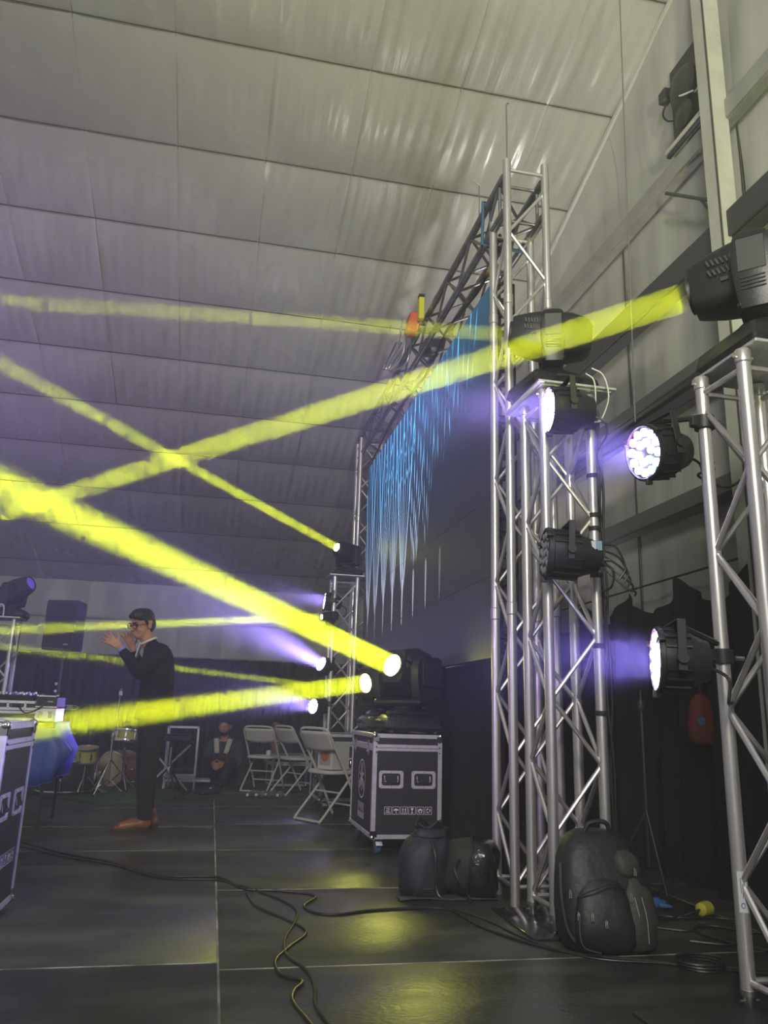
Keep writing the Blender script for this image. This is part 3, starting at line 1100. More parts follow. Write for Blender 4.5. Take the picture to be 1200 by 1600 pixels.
# nearest tower, head aimed down the hall
e = Vector((-2.35, 6.78, 2.19))
d = e - Vector((2.045, 2.47, 2.70))
t, p = moving_head('moving_head', 'large black moving head on the nearest tower throwing a yellow beam', (2.045, 2.47, 2.297), d, base_rot=0.0, s=1.12, pivot=.365, front=.225, lit=lens_y_dim, bw=.36)
beam('yellow beam from the nearest tower crossing in front of the video wall', p, e, .064, .100, YEL, 5.0)
# tower by the video wall
e = Vector((-2.10, 5.1, 3.46))
d = e - Vector((1.70, 3.70, 2.96))
t, p = moving_head('moving_head', 'black moving head on the tower beside the video wall', (1.70, 3.72, 2.620), d, base_rot=0.1, s=1.0, pivot=.375, front=.22, rear=.22, lit=lens_y_dim, bw=.42)
beam('faint level yellow beam high across the ceiling', p, e, .044, .092, YEL, 1.6)
# far column
e = Vector((-2.35, 5.78, 3.63))
d = e - Vector((1.46, 9.1, 2.80))
t, p = moving_head('moving_head', 'small black moving head on the distant short tower', (1.42, 8.86, 2.438), d, s=.85, lens_r=.052)
beam('thin yellow beam slanting up to the left from the far tower', p, e, .048, .115, YEL, 3.8)
# two on the near flight case
e = Vector((-1.50, 3.55, 2.05))
d = e - Vector((1.37, 5.68, 1.22))
t, p = moving_head('moving_head', 'nearer large black moving head standing on the near flight case', (1.40, 5.67, 0.79), d, base_rot=1.57, bw=.36, s=1.22, pivot=.345, front=.15, rear=.14, lens_r=.062, arm_w=.27, hh=.14)
beam('broad bright yellow beam rising left from the near flight case', p, e, .076, .145, YEL, 13)
e = Vector((-1.12, 4.72, 0.76))
d = e - Vector((1.33, 6.06, 1.17))
t, p = moving_head('moving_head', 'farther large black moving head standing on the near flight case', (1.32, 6.13, 0.79), d, base_rot=1.57, bw=.36, s=1.10, pivot=.345, front=.17, rear=.14, lens_r=.062, arm_w=.24, hh=.14)
beam('broad yellow beam running level across the man at waist height', p, e, .066, .115, YEL, 8, ext=0.0)
# small beam lamp low on the far tower
e = Vector((-2.35, 7.95, 1.535))
d = e - Vector((1.29, 9.2, 2.03))
t, p = moving_head('moving_head', 'tiny black moving head clamped low on the far tower', (1.22, 8.66, 1.80), d, s=.45, lens_r=.06)
beam('narrow yellow beam running left behind the head of the man', p, e, .042, .100, YEL, 4.2)
e = Vector((-2.05, 8.28, 1.44))
beam('dim short yellow beam sloping behind the back of the man', (1.02, 9.0, 1.21), e, .036, .080, YEL, 1.5)
# left tower, unlit head with violet cover
t, p = moving_head('moving_head', 'unlit moving head catching violet light on the left edge tower', (-2.36, 9.74, 1.858), (1, -.5, .5), s=.92, pivot=.34, lit=violet_m, lens_r=.08)
wl = tag(MB().path(catmull([(-2.60, 9.62, 1.88), (-2.52, 9.52, 1.96), (-2.40, 9.50, 1.98), (-2.38, 9.5, 1.84)], 6), .008, 6).build('loose_cable', wire_white), 'pale cable looping over the left edge tower', 'cable')


def par_can(name, label, loc, d, mount, lit=True, r=.098, L=.21, group=None, up=None, arrays=None, energy=0, glow=None, color=(.36, .26, 1.0), spread=75):
    """LED par: loc is the centre of the front face, d the way it faces, mount the clamp point"""
    t = thing(name, label, 'par light', loc, (0, 0, 0), group)
    F = frame_x(d).to_4x4()
    Ry = F @ Matrix.Rotation(PI / 2, 4, 'Y')       # lathe Z -> facing direction
    hs = MB().lathe([(r * .45, -L), (r * .62, -L * .97), (r * .80, -L * .72), (r * .98, -L * .55), (r * .98, -L * .12), (r * 1.06, -L * .10), (r * 1.06, -.004), (r * .97, 0), (r * .95, -.014)], 24, Ry, True, False)
    h = hs.build('housing', blackm, t)
    fn = MB()
    for i in range(18):
        a = 2 * PI * i / 18
        if i % 6 == 0:
            continue
        fn.box((-L * .36, r * .98 * math.cos(a), r * .98 * math.sin(a)), (L * .46, .006, .014), Euler((a - PI / 2, 0, 0)))
    f_ = fn.build('cooling_fins', blackm, h)
    f_.matrix_local = F
    for i in range(3):
        a = 2 * PI * i / 3 + .5
        o = MB().box((-.006, r * 1.08 * math.cos(a), r * 1.08 * math.sin(a)), (.03, .012, .03), Euler((a - PI / 2, 0, 0)), bev=.003).build('filter_clip', blackm, h)
        o.matrix_local = F
    MB().lathe([(r * .95, -.014), (r * .02, -.014)], 24, Ry, False, True).build('face_plate', blackm, h)
    spots = [(0, 0)] + [(r * .37 * math.cos(2 * PI * i / 6), r * .37 * math.sin(2 * PI * i / 6)) for i in range(6)] + [(r * .74 * math.cos(2 * PI * (i + .5) / 12), r * .74 * math.sin(2 * PI * (i + .5) / 12)) for i in range(12)]
    if lit:
        spots = spots[1:]
    la = MB()
    for k, (y, z) in enumerate(spots):
        la.mat(0 if k % 5 or not lit else (1 if k % 2 else 2))
        la.lathe([(r * .155, -.013), (r * .15, -.004), (r * .09, .001), (r * .01, .003)], 10, F @ Matrix.Translation((0, y, z)) @ Matrix.Rotation(PI / 2, 4, 'Y'), False, True)
    la.build('led_array', [led_w, led_c, led_m] if lit else [led_off], h)
    # bracket: U round the housing to the clamp
    m = F.inverted() @ (Vector(mount) - Vector(loc))
    yb = MB()
    w = r * 1.16
    for sy in (-1, 1):
        yb.box((-L * .38, sy * w, r * .38), (.030, .006, r * 1.55), bev=.002)
        yb.lathe([(.020, 0), (.020, .016)], 10, Matrix.Translation((-L * .38, sy * w + (0 if sy > 0 else -.016), 0)) @ Matrix.Rotation(-PI / 2, 4, 'X'))
    yb.box((-L * .38, 0, r * 1.16), (.030, 2 * w, .006), bev=.002)
    o = yb.build('bracket', blackm, t)
    o.matrix_local = F
    a = F @ Vector((-L * .38, 0, r * 1.16))
    mt = Vector(mount) - Vector(loc)
    k = Vector((mt.x, mt.y, a.z * .4 + mt.z * .6))
    MB().path([a, a.lerp(k, .6), k, mt], .012, 6).build('hanging_arm', blackm, t)
    c = MB().lathe([(TR + .003, -.028), (TR + .014, -.026), (TR + .014, .026), (TR + .003, .028)], 16, Matrix.Translation(mt), False, False)
    c.box((mt.x - .045, mt.y, mt.z), (.03, .03, .045), bev=.005)
    cl = c.build('clamp', blackm, t)
    MB().tube((mt.x + .02, mt.y - .045, mt.z - .008), (mt.x + .055, mt.y - .045, mt.z - .008), .008, 8).build('wing_bolt', steel, cl)
    MB().path(catmull([F @ Vector((-L, 0, -.02)), F @ Vector((-L - .06, .01, -.06)), F @ Vector((-L - .05, .03, -.14)), mt + Vector((.03, .0, -.16))], 6), .006, 6).build('power_lead', cable_m, t)
    if lit and energy:
        l = bpy.data.lights.new('par_lamp', 'AREA')
        l.shape = 'DISK'
        l.size = 2 * r * .8
        l.spread = R(spread)
        l.energy = energy
        l.color = color
        lo = bpy.data.objects.new('par_lamp', l)
        C.objects.link(lo)
        dv = Vector(d).normalized()
        lo.matrix_world = Matrix.Translation(Vector(loc) + dv * .012) @ (-dv).to_track_quat('Z', 'Y').to_matrix().to_4x4()
        if glow:
            gl, gr, gh = glow
            o = MB().lathe([(r, .02), (gr, gl)], 28).build('light_haze', glow_mat(gh, gl, r, gr))
            o.matrix_world = Matrix.Translation(loc) @ dv.to_track_quat('Z', 'Y').to_matrix().to_4x4()
            tag(o, 'violet haze glowing in front of the ' + label.split(' par ')[0] + ' par', 'light haze', kind='stuff')
    return t


par_can('par_can', 'glaring violet white par can clamped high on the nearest tower', (1.665, 2.78, 2.00), (-.97, -.10, -.16), (1.833, 2.594, 2.08), energy=7, glow=(.85, .36, .16), r=.114, color=(.28, .23, 1.0))
par_can('par_can', 'violet par can seen edge-on low on the nearest tower', (1.535, 2.56, 1.135), (-.93, .36, .02), (1.833, 2.594, 1.16), energy=5.5, glow=(.85, .34, .16), r=.112, L=.185, color=(.25, .20, 1.0))
par_can('par_can', 'bright violet par can under the plate of the tower by the video wall', (1.555, 3.47, 2.445), (-.98, .10, -.03), (1.832, 3.555, 2.44), energy=8, glow=(1.5, .55, .16), r=.118, L=.24)
par_can('par_can', 'unlit black par can strapped lower on the tower by the video wall', (1.505, 3.44, 1.69), (-.96, .20, .05), (1.832, 3.555, 1.70), lit=False, r=.118, L=.27)
par_can('par_can', 'dazzling violet upper par can on the distant tower', (1.145, 8.72, 1.43), (-.84, -.42, .34), (1.26, 8.98, 1.45), energy=24, glow=(2.6, .75, .18), r=.085, spread=42)
par_can('par_can', 'dazzling violet lower par can on the distant tower', (1.075, 8.70, 0.97), (-.84, -.52, .10), (1.26, 8.72, 1.00), energy=11, glow=(1.3, .42, .16), r=.085, spread=42)
par_can('par_can', 'dark square-faced par can highest on the distant tower', (1.16, 8.80, 2.14), (-1.0, .05, .10), (1.26, 8.72, 2.14), energy=7, glow=(1.8, .45, .16), r=.10, L=.20)


# ------------------------------------------------------------------ flight cases
def emblem(parent, M, r):
    """round crest: ring with three crossed tuning forks"""
    b = MB()
    ring = [(r * math.cos(2 * PI * i / 40), r * math.sin(2 * PI * i / 40)) for i in range(40)]
    inn = [(x * .93, y * .93) for x, y in ring]
    vs = [Vector((x, y, 0)) for x, y in ring] + [Vector((x, y, 0)) for x, y in inn]
    b._add([M @ v for v in vs], [(i, (i + 1) % 40, 40 + (i + 1) % 40, 40 + i) for i in range(40)])
    b.build('crest_ring', white_print, parent)
    for k in range(3):
        a = R(90 + 120 * k)
        Q = M @ Matrix.Rotation(a - PI / 2, 4, 'Z')
        f = MB()

        def quad(x0, y0, x1, y1):
            f._add([Q @ Vector(p) for p in ((x0, y0, 0.0003), (x1, y0, 0.0003), (x1, y1, 0.0003), (x0, y1, 0.0003))], [(0, 1, 2, 3)])
        quad(-.035 * r, -.50 * r, .035 * r, .22 * r)
        quad(-.18 * r, .20 * r, .18 * r, .28 * r)
        for x in (-.18, -.03, .12):
            quad(x * r, .28 * r, (x + .06) * r, .80 * r)
        quad(-.06 * r, -.62 * r, .06 * r, -.50 * r)
        f.build('crest_fork', white_print, parent)


def shipping_icons(parent, M, w):
    """row of six outlined handling marks"""
    g = w / 6.0
    for k in range(6):
        c = (k + .5) * g - w / 2
        h = g * .44
        b = MB()

        def poly(pts):
            b._add([M @ Vector((c + p[0] * h, p[1] * h, 0.0006)) for p in pts], [tuple(range(len(pts)))])
        t = .10
        for q in ((-1, -1, 1, -1 + t), (-1, 1 - t, 1, 1), (-1, -1, -1 + t, 1), (1 - t, -1, 1, 1)):
            poly([(q[0], q[1]), (q[2], q[1]), (q[2], q[3]), (q[0], q[3])])
        if k == 0:
            for q in ((-.45, .45, .45, .62), (.28, .05, .45, .62), (-.45, .02, .45, .18), (-.45, -.3, -.28, .18), (-.45, -.35, .5, -.2), (-.7, -.62, .7, -.5)):
                poly([(q[0], q[1]), (q[2], q[1]), (q[2], q[3]), (q[0], q[3])])
        elif k == 1:
            poly([(.7 * math.cos(PI * i / 10), .5 * math.sin(PI * i / 10)) for i in range(11)])
            poly([(-.06, -.65), (.06, -.65), (.06, .05), (-.06, .05)])
            poly([(.06, -.65), (.3, -.65), (.3, -.5), (.06, -.5)])
        elif k == 2:
            for x in (-.35, .35):
                poly([(x - .09, -.5), (x + .09, -.5), (x + .09, .3), (x - .09, .3)])
                poly([(x - .26, .25), (x + .26, .25), (x, .68)])
            poly([(-.7, -.72), (.7, -.72), (.7, -.6), (-.7, -.6)])
        elif k == 3:
            poly([(-.42, .65), (-.12, -.02), (.12, -.02), (.42, .65)])
            poly([(-.07, -.5), (.07, -.5), (.07, 0), (-.07, 0)])
            poly([(-.36, -.66), (.36, -.66), (.36, -.5), (-.36, -.5)])
        elif k == 4:
            poly([(-.3, 0), (.3, 0), (.3, .5), (-.3, .5)])
            poly([(-.7, .35), (-.5, .35), (-.25, -.25), (-.12, -.65), (-.4, -.65), (-.5, -.3)])
            poly([(.7, .35), (.5, .35), (.25, -.25), (.12, -.65), (.4, -.65), (.5, -.3)])
        else:
            for j in range(3):
                a0 = R(90 + 120 * j)
                o_, i_ = [], []
                for s_ in range(6):
                    a = a0 + R(80) * s_ / 5
                    o_.append((.62 * math.cos(a), .62 * math.sin(a)))
                    i_.append((.36 * math.cos(a), .36 * math.sin(a)))
                poly(o_ + i_[::-1])
        b.build('handling_mark', white_print, parent)


def recessed_handle(parent, M, w=.17, h=.115):
    d = MB()

    def rect(w_, h_, z, n=4, r=.016):
        out = []
        for (sx, sy, a0) in ((1, 1, 0), (-1, 1, 90), (-1, -1, 180), (1, -1, 270)):
            for i in range(n + 1):
                a = R(a0 + 90 * i / n)
                out.append(M @ Vector((sx * (w_ / 2 - r) + r * math.cos(a), sy * (h_ / 2 - r) + r * math.sin(a), z)))
        return out
    d.loft([rect(w, h, -.002), rect(w, h, .004), rect(w * .78, h * .70, .004), rect(w * .72, h * .62, -.014)], cap=False)
    d.loft([rect(w * .72, h * .62, -.014), rect(w * .70, h * .60, -.0141)], cap=True)
    dish = d.build('handle_dish', pm('handle_steel', (0.72, 0.71, 0.72), 0.36, 0.5), parent)
    hb = MB()
    hb.path([M @ Vector(p) for p in ((-w * .27, h * .20, .000), (-w * .27, -h * .12, .006), (w * .27, -h * .12, .006), (w * .27, h * .20, .000))], .005, 8)
    hb.build('handle_bar', chrome, dish)
    MB().box(M @ Vector((0, -h * .12, .006)), (w * .44, .016, .016), M.to_3x3()).build('handle_grip', rubber, dish)
    for sx in (-1, 0, 1):
        for sy in (-1, 1):
            MB().lathe([(.0045, 0), (.003, .003)], 8, M @ Matrix.Translation((sx * w * .43, sy * h * .42, .004))).build('rivet', chrome, dish)
    return dish


def butterfly_latch(parent, M, w=.075, h=.10):
    o = MB().box(M @ Vector((0, 0, .002)), (w, h, .006), M.to_3x3(), bev=.002).build('latch', chrome, parent)
    MB().box(M @ Vector((0, -.01, .007)), (w * .45, h * .5, .006), M.to_3x3(), bev=.002).build('latch_tongue', steel, o)
    MB().lathe([(.012, 0), (.012, .006)], 10, M @ Matrix.Translation((0, -.022, .009))).build('latch_knob', chrome, o)
    return o


def flight_case(label, loc, rotz, W, D, H, foot=.105, casters=True, logo=True, handles=2, icons=True, lid=.09, group=None, latches=True):
    t = thing('flight_case', label, 'flight case', loc, (0, 0, rotz), group)
    z0, z1 = foot, foot + H
    e = .030       # extrusion face width
    MB().box((0, 0, (z0 + z1) / 2), (W - .006, D - .006, H - .006)).build('body', lam, t)

    def edge(c, s):
        MB().box(c, s, bev=.003).build('edge_extrusion', alu_edge, t)
    for sx in (-1, 1):
        for sy in (-1, 1):
            edge((sx * (W / 2 - e / 2 + .003), sy * (D / 2 - e / 2 + .003), (z0 + z1) / 2), (e, e, H - .03))
    for z in (z0 + e / 2 - .003, z1 - e / 2 + .003):
        for sy in (-1, 1):
            edge((0, sy * (D / 2 - e / 2 + .002), z), (W - .02, e, e))
        for sx in (-1, 1):
            edge((sx * (W / 2 - e / 2 + .002), 0, z), (e, D - .02, e))
    if lid:
        zl = z1 - lid
        for sy in (-1, 1):
            edge((0, sy * (D / 2 - .004), zl), (W - .05, .014, .046))
            MB().box((0, sy * (D / 2 + .0034), zl), (W - .05, .0012, .003)).build('lid_joint', black_print, t)
        for sx in (-1, 1):
            edge((sx * (W / 2 - .004), 0, zl), (.014, D - .05, .046))
    for sx in (-1, 1):
        for sy in (-1, 1):
            for z in (z0 + .008, z1 - .008):
                c = MB().sphere((sx * (W / 2 - .008), sy * (D / 2 - .008), z), .021, 12, 8).build('corner_ball', chrome, t)
                dz = .022 if z < (z0 + z1) / 2 else -.022
                MB().box((sx * (W / 2 - .016), sy * (D / 2 + .004), z + dz), (.044, .004, .04), bev=.0015).box((sx * (W / 2 + .004), sy * (D / 2 - .016), z + dz), (.004, .044, .04), bev=.0015).build('corner_brace', chrome, c)
    # front face is -Y: local frame x right, y up, z out
    Mf = Matrix.Translation((0, -D / 2, 0)) @ Matrix.Rotation(PI / 2, 4, 'X')
    Ml = Matrix.Translation((-W / 2, 0, 0)) @ Matrix.Rotation(-PI / 2, 4, 'Z') @ Matrix.Rotation(PI / 2, 4, 'X')
    if handles == 2:
        for sx in (-1, 1):
            recessed_handle(t, Mf @ Matrix.Translation((sx * W * .235, z0 + H * .56, -.002)), w=min(.17, W * .36))
    elif handles == 1:
        recessed_handle(t, Mf @ Matrix.Translation((0, z0 + H * .5, -.002)), w=.14, h=min(.1, H * .5))
    if icons:
        shipping_icons(t, Mf @ Matrix.Translation((W * .02, z0 + H * .265, -.0025)), W * .70)
    if latches:
        for s in (-1, 1):
            butterfly_latch(t, Ml @ Matrix.Translation((s * D * .30, z1 - lid - .01, .001)))
            for sx in (-1, 1):
                for q in range(3):
                    MB().lathe([(.006, 0), (.004, .004)], 8, Mf @ Matrix.Translation((sx * (W / 2 - .018), z1 - .05 - .035 * q, .005))).build('rivet', chrome, t)
    if logo:
        emblem(t, Ml @ Matrix.Translation((0, z0 + H * .52, -.0025)), min(H * .20, D * .34))
        text_mesh('SPARK', .085, grey_print, 'lettering', t, Ml @ Matrix.Translation((0, z0 + H * .235, -.0026)))
        MB().box(Ml @ Vector((0, z0 + H * .155, -.0026)), (.24, .042, .001), Ml.to_3x3()).build('name_bar', grey_print, t)
    if casters:
        for sx in (-1, 1):
            for sy in (-1, 1):
                x, y = sx * (W / 2 - .06), sy * (D / 2 - .07)
                c = MB().box((x, y, z0 - .004), (.09, .08, .008), bev=.002).box((x - .022, y, z0 - .035), (.003, .05, .06)).box((x + .022, y, z0 - .035), (.003, .05, .06)).build('caster', steel, t)
                MB().lathe([(.012, -.017), (.040, -.017), (.042, -.012), (.042, .012), (.040, .017), (.012, .017)], 20, Matrix.Translation((x, y + .012, .042)) @ Matrix.Rotation(PI / 2, 4, 'Y')).build('wheel', wheel_blue, c)
                MB().lathe([(.018, -.020), (.018, .020)], 12, Matrix.Translation((x, y + .012, .042)) @ Matrix.Rotation(PI / 2, 4, 'Y')).build('wheel_hub', steel, c)
                MB().box((x, y - .045, z0 - .03), (.045, .05, .006), Euler((.5, 0, 0)), bev=.002).build('brake_lever', cap_white, c)
    else:
        for sx in (-1, 1):
            for sy in (-1, 1):
                MB().lathe([(.022, 0), (.025, z0)], 12, Matrix.Translation((sx * (W / 2 - .05), sy * (D / 2 - .05), 0))).build('rubber_foot', rubber, t)
    return t


flight_case('near black flight case with two chrome handles and a row of handling marks', (1.352, 5.88, 0), 0.0, .485, .84, .675)
flight_case('second black flight case with a round crest farther along the stage', (1.30, 8.18, 0), 0.03, .46, .62, .62, foot=.085, icons=False)
flight_case('violet lit flight case cut off by the left edge of the picture', (-1.20, 3.955, 0), PI / 2, .55, .72, .80, foot=.03, casters=False)
flight_case('small plain flight case on the floor behind the far chairs', (0.98, 10.28, 0), 0.1, .44, .40, .36, foot=.02, casters=False, logo=False, handles=0, icons=False, latches=False, lid=.10)


# ------------------------------------------------------------------ folding chairs
def folding_chair(label, loc, rotz, s=1.0):
    t = thing('folding_chair', label, 'chair', loc, (0, 0, rotz), 'ivory folding chairs at the back of the stage', s)
    w = .205
    main = catmull([(-w, -.235, .012), (-w, -.02, .40), (-w, .17, .70), (-w + .012, .198, .755), (-w + .05, .212, .785), (0, .215, .79), (w - .05, .212, .785), (w - .012, .198, .755), (w, .17, .70), (w, -.02, .40), (w, -.235, .012)], 6)
    MB().path(main, .0125, 10).build('back_frame', chair_m, t)
    w2 = .178
    rear = catmull([(-w2, -.13, .405), (-w2, .05, .21), (-w2, .225, .030), (-w2 + .03, .240, .014), (0, .242, .013), (w2 - .03, .240, .014), (w2, .225, .030), (w2, .05, .21), (w2, -.13, .405)], 6)
    MB().path(rear, .0115, 10).build('rear_legs', chair_m, t)
    MB().tube((-w, -.175, .12), (w, -.175, .12), .009, 8).build('front_stretcher', chair_m, t)
    MB().tube((-w2, .02, .24), (w2, .02, .24), .008, 8).build('rear_stretcher', chair_m, t)

    def seatring(k, z):
        out = []
        for i in range(28):
            a = 2 * PI * i / 28
            c, s_ = math.cos(a), math.sin(a)
            x = .195 * k * math.copysign(abs(c) ** .45, c)
            y = -.035 + .195 * k * math.copysign(abs(s_) ** .45, s_)
            out.append((x * (1 - .12 * (y > 0) * y / .2), y, z))
        return out
    MB().loft([seatring(.97, .398), seatring(1.0, .405), seatring(1.0, .422), seatring(.96, .430), seatring(.80, .421), seatring(.3, .418)]).build('seat', chair_p, t)
    def back(u, v):
        x = (u - .5) * 2 * (w - .012)
        bow = .022 * (1 - (2 * u - 1) ** 2)
        z = .61 + .155 * v - .018 * (1 - (2 * u - 1) ** 2) * (1 - v)
        return (x, .118 + (z - .61) * .56 + bow, z)
    MB().grid(back, 14, 6).build('backrest', chair_p, t, solid=.012)
    for sx in (-1, 1):
        for (yy, zz) in ((-.235, 0), ):
            MB().lathe([(.016, 0), (.015, .03)], 10, Matrix.Translation((sx * w, yy, zz))).build('foot_cap', greyp, t)
    return t


folding_chair('whole ivory folding chair standing empty in front of the seated people', (0.645, 9.70, 0), R(152), .92)
folding_chair('ivory folding chair half hidden behind the second flight case', (1.00, 9.36, 0), R(118), .94)
folding_chair('nearest ivory folding chair with a carton on its seat', (1.075, 7.22, 0), R(122), .98)
bx = thing('carton', 'pale carton with an orange round print on the nearest chair', 'box', (1.10, 7.20, .424), (0, 0, R(122)))
MB().box((0, 0, .115), (.20, .20, .23), bev=.004).build('carton_body', card_m, bx)
MB().box((0, .1008, .12), (.15, .001, .17)).build('printed_panel', grey_print, bx)
MB().lathe([(.055, 0), (.055, .0012)], 20, Matrix.Translation((0, .1015, .12)) @ Matrix.Rotation(-PI / 2, 4, 'X')).build('orange_disc', bag_orange, bx)
cup = tag(MB().lathe([(.026, 0), (.030, .05), (.030, .052), (.020, .053), (.020, .06)], 14, Matrix.Translation((0.70, 9.66, .397))).build('bottle_cap', cap_white), 'small white lid lying on the seat of the empty chair', 'lid')

# water bottles on the floor
wb_lab = ['leftmost clear plastic water bottle lying on the floor by the chair', 'second clear water bottle from the left lying by the chair', 'third clear water bottle from the left lying by the chair', 'fourth clear water bottle from the left lying by the chair', 'rightmost clear plastic water bottle lying on the floor by the chair']
b0 = MB().lathe([(.020, 0), (.031, .004), (.032, .05), (.029, .06), (.032, .07), (.032, .115), (.022, .145), (.012, .158), (.012, .17)], 14).mesh('bottle_body', bottle_m)
c0 = MB().lathe([(.014, .168), (.014, .184)], 12).mesh('cap', cap_white)
for k in range(5):
    x, y = 0.52 + .075 * k + rnd.random() * .02, 9.02 + rnd.random() * .10
    t = thing('water_bottle', wb_lab[k], 'bottle', (x, y, .033), (R(90), 0, R(-60 + 45 * rnd.random())), 'water bottles on the floor')
    inst('bottle_body', b0, t)
    inst('cap', c0, t)


# ------------------------------------------------------------------ people
def blob(b, name, mat, parent, voxel=.007, smooth=6):
    o = b.build(name, mat, parent, world=True, angle=180)
    r = o.modifiers.new('merge', 'REMESH')
    r.mode = 'VOXEL'
    r.voxel_size = voxel
    r.use_smooth_shade = True
    s = o.modifiers.new('soften', 'SMOOTH')
    s.factor = .5
    s.iterations = smooth
    return o


def head_geo(b, M):
    """head in a frame: x forward, y left, z up, origin between the ears"""
    Q = M.to_3x3()
    def S(c, r):
        b.sphere(M @ Vector(c), r, 16, 11, Q)
    S((-.008, 0, .040), (.098, .076, .092))       # cranium
    S((.030, 0, -.015), (.066, .062, .088))       # face
    S((.050, 0, -.070), (.040, .040, .036))       # chin and jaw
    S((.025, 0, -.062), (.050, .052, .040))
    b.capsule(M @ Vector((.092, 0, .015)), .008, M @ Vector((.112, 0, -.022)), .0135, 10)   # nose
    S((.090, 0, .030), (.012, .046, .010))        # brow
    S((.088, 0, -.052), (.012, .022, .008))       # lips
    S((.086, 0, -.064), (.012, .020, .008))
    for s in (-1, 1):
        S((-.008, s * .078, -.005), (.018, .010, .030))   # ears
        S((.068, s * .036, -.022), (.022, .020, .020))    # cheeks


def hand_geo(b, wrist, palm_dir, normal, curl=.25, k=1.0, thumb=1, spread=.22):
    """five fingered hand: palm from the wrist along palm_dir; normal points out of the palm"""
    d = Vector(palm_dir).normalized()
    n = Vector(normal)
    n = (n - d * n.dot(d)).normalized()
    s = d.cross(n)      # across the palm
    w = Vector(wrist)
    for q in (-.028, -.009, .010, .028):
        b.capsule(w + s * q * .6 * k, .015 * k, w + d * .085 * k + s * q * k, .0125 * k, 10)
    Ls = (.066, .078, .074, .058)
    for i, q in enumerate((-.030, -.010, .011, .031)):
        base = w + d * .088 * k + s * q * k
        f = (d + s * (q / .03) * spread).normalized()
        p0 = base
        ang = 0
        for j, fr in enumerate((.45, .32, .23)):
            ang += curl * (1 + .15 * j)
            dir_ = (f * math.cos(ang) + n * math.sin(ang)).normalized()
            p1 = p0 + dir_ * (Ls[i] * fr * k)
            b.capsule(p0, (.0098 - .0008 * j) * k, p1, (.0092 - .0010 * j) * k, 8)
            p0 = p1
    tb = w + d * .030 * k + s * (-.026 * thumb) * k
    td = (d * .55 - s * thumb * .75 + n * .30).normalized()
    t1 = tb + td * .042 * k
    td2 = (d * .85 - s * thumb * .40 + n * .25).normalized()
    t2 = t1 + td2 * .036 * k
    b.capsule(tb, .014 * k, t1, .011 * k, 8)
    b.capsule(t1, .0105 * k, t2, .009 * k, 8)


# standing man, turned to the left, clapping
PX, PY = -0.47, 6.70
man = thing('person', 'standing man in a dark suit with glasses and tan shoes, clapping hands', 'person', (PX, PY, 0))
fwd = Vector((-.74, -.64, -.24)).normalized()
lef = Vector((0, 0, 1)).cross(fwd).normalized()
upv = fwd.cross(lef)
HM = Matrix.Translation((-.604, 6.68, 1.556)) @ Matrix((fwd, lef, upv)).transposed().to_4x4()
body = MB()
head_geo(body, HM)
body.capsule((-.51, 6.70, 1.33), .058, (-.585, 6.69, 1.50), .052)                  # neck
body.capsule((-.45, 6.70, .92), .12, (-.465, 6.70, 1.27), .11, flat=((1, 0, 0), .62))   # torso
for (sy, sh, el, wr) in ((-1, (-.43, 6.53, 1.345), (-.575, 6.44, 1.185), (-.735, 6.44, 1.355)), (1, (-.47, 6.87, 1.345), (-.60, 6.92, 1.19), (-.675, 6.84, 1.375))):
    body.capsule(sh, .052, el, .042)
    body.capsule(el, .040, wr, .026)
for sy in (-1, 1):
    body.capsule((-.45, 6.70 + sy * .09, .90), .085, (-.46, 6.70 + sy * .085, .48), .058)
    body.capsule((-.46, 6.70 + sy * .085, .48), .056, (-.44, 6.70 + sy * .08, .08), .038)
hand_geo(body, (-.740, 6.438, 1.362), (-.80, .02, .52), (-.2, 1, .1), curl=.16, thumb=1, spread=.30)
hand_geo(body, (-.678, 6.838, 1.378), (-.42, -.25, .86), (-.3, -1, .1), curl=.18, thumb=-1, spread=.2)
blob(body, 'body', skin, man, .0058, 3)
jk = MB()
# jacket: torso as stacked capsules, sleeves
jrings = []
for (z, x, rx, ry) in ((1.425, -.500, .060, .080), (1.405, -.485, .085, .140), (1.370, -.470, .108, .182), (1.32, -.462, .122, .205), (1.24, -.455, .132, .206), (1.14, -.450, .134, .196), (1.04, -.447, .134, .186), (.95, -.447, .140, .188), (.86, -.450, .147, .194), (.80, -.452, .150, .198)):
    jrings.append([(x + rx * math.cos(a), 6.70 + ry * math.sin(a), z - .02 * math.cos(a) * (z < .9)) for a in [2 * PI * i / 28 for i in range(28)]])
jk.loft(jrings)
jk.capsule((-.50, 6.70, 1.37), .070, (-.525, 6.70, 1.405), .058)
for (sh, el, cu) in (((-.43, 6.53, 1.335), (-.575, 6.44, 1.178), (-.702, 6.440, 1.318)), ((-.47, 6.87, 1.335), (-.60, 6.92, 1.182), (-.660, 6.852, 1.335))):
    jk.capsule(sh, .074, el, .058)
    jk.capsule(el, .056, cu, .040)
blob(jk, 'jacket', suit, man, .009, 12)
col_ = MB()
col_.path([Vector((-.545, 6.69, 1.432)) + Vector((.056 * math.cos(a), .056 * math.sin(a), .030 * math.cos(a))) for a in [2 * PI * i / 20 for i in range(20)]], .011, 8, closed=True)
col_.prism([(-.030, .0), (.035, 0), (.02, -.15), (-.03, -.17)], Matrix.Translation((-.595, 6.660, 1.415)) @ Matrix((Vector((-.25, -.97, 0)), Vector((.25, -.1, .97)), Vector((-.95, .25, .2)))).transposed().to_4x4(), .012)
blob(col_, 'shirt_collar', shirt, man, .006, 2)
tr = MB()
for sy in (-1, 1):
    tr.capsule((-.45, 6.70 + sy * .085, .86), .115, (-.462, 6.70 + sy * .085, .50), .083)
    tr.capsule((-.462, 6.70 + sy * .085, .50), .081, (-.440, 6.70 + sy * .078 + .0, .105), .058)
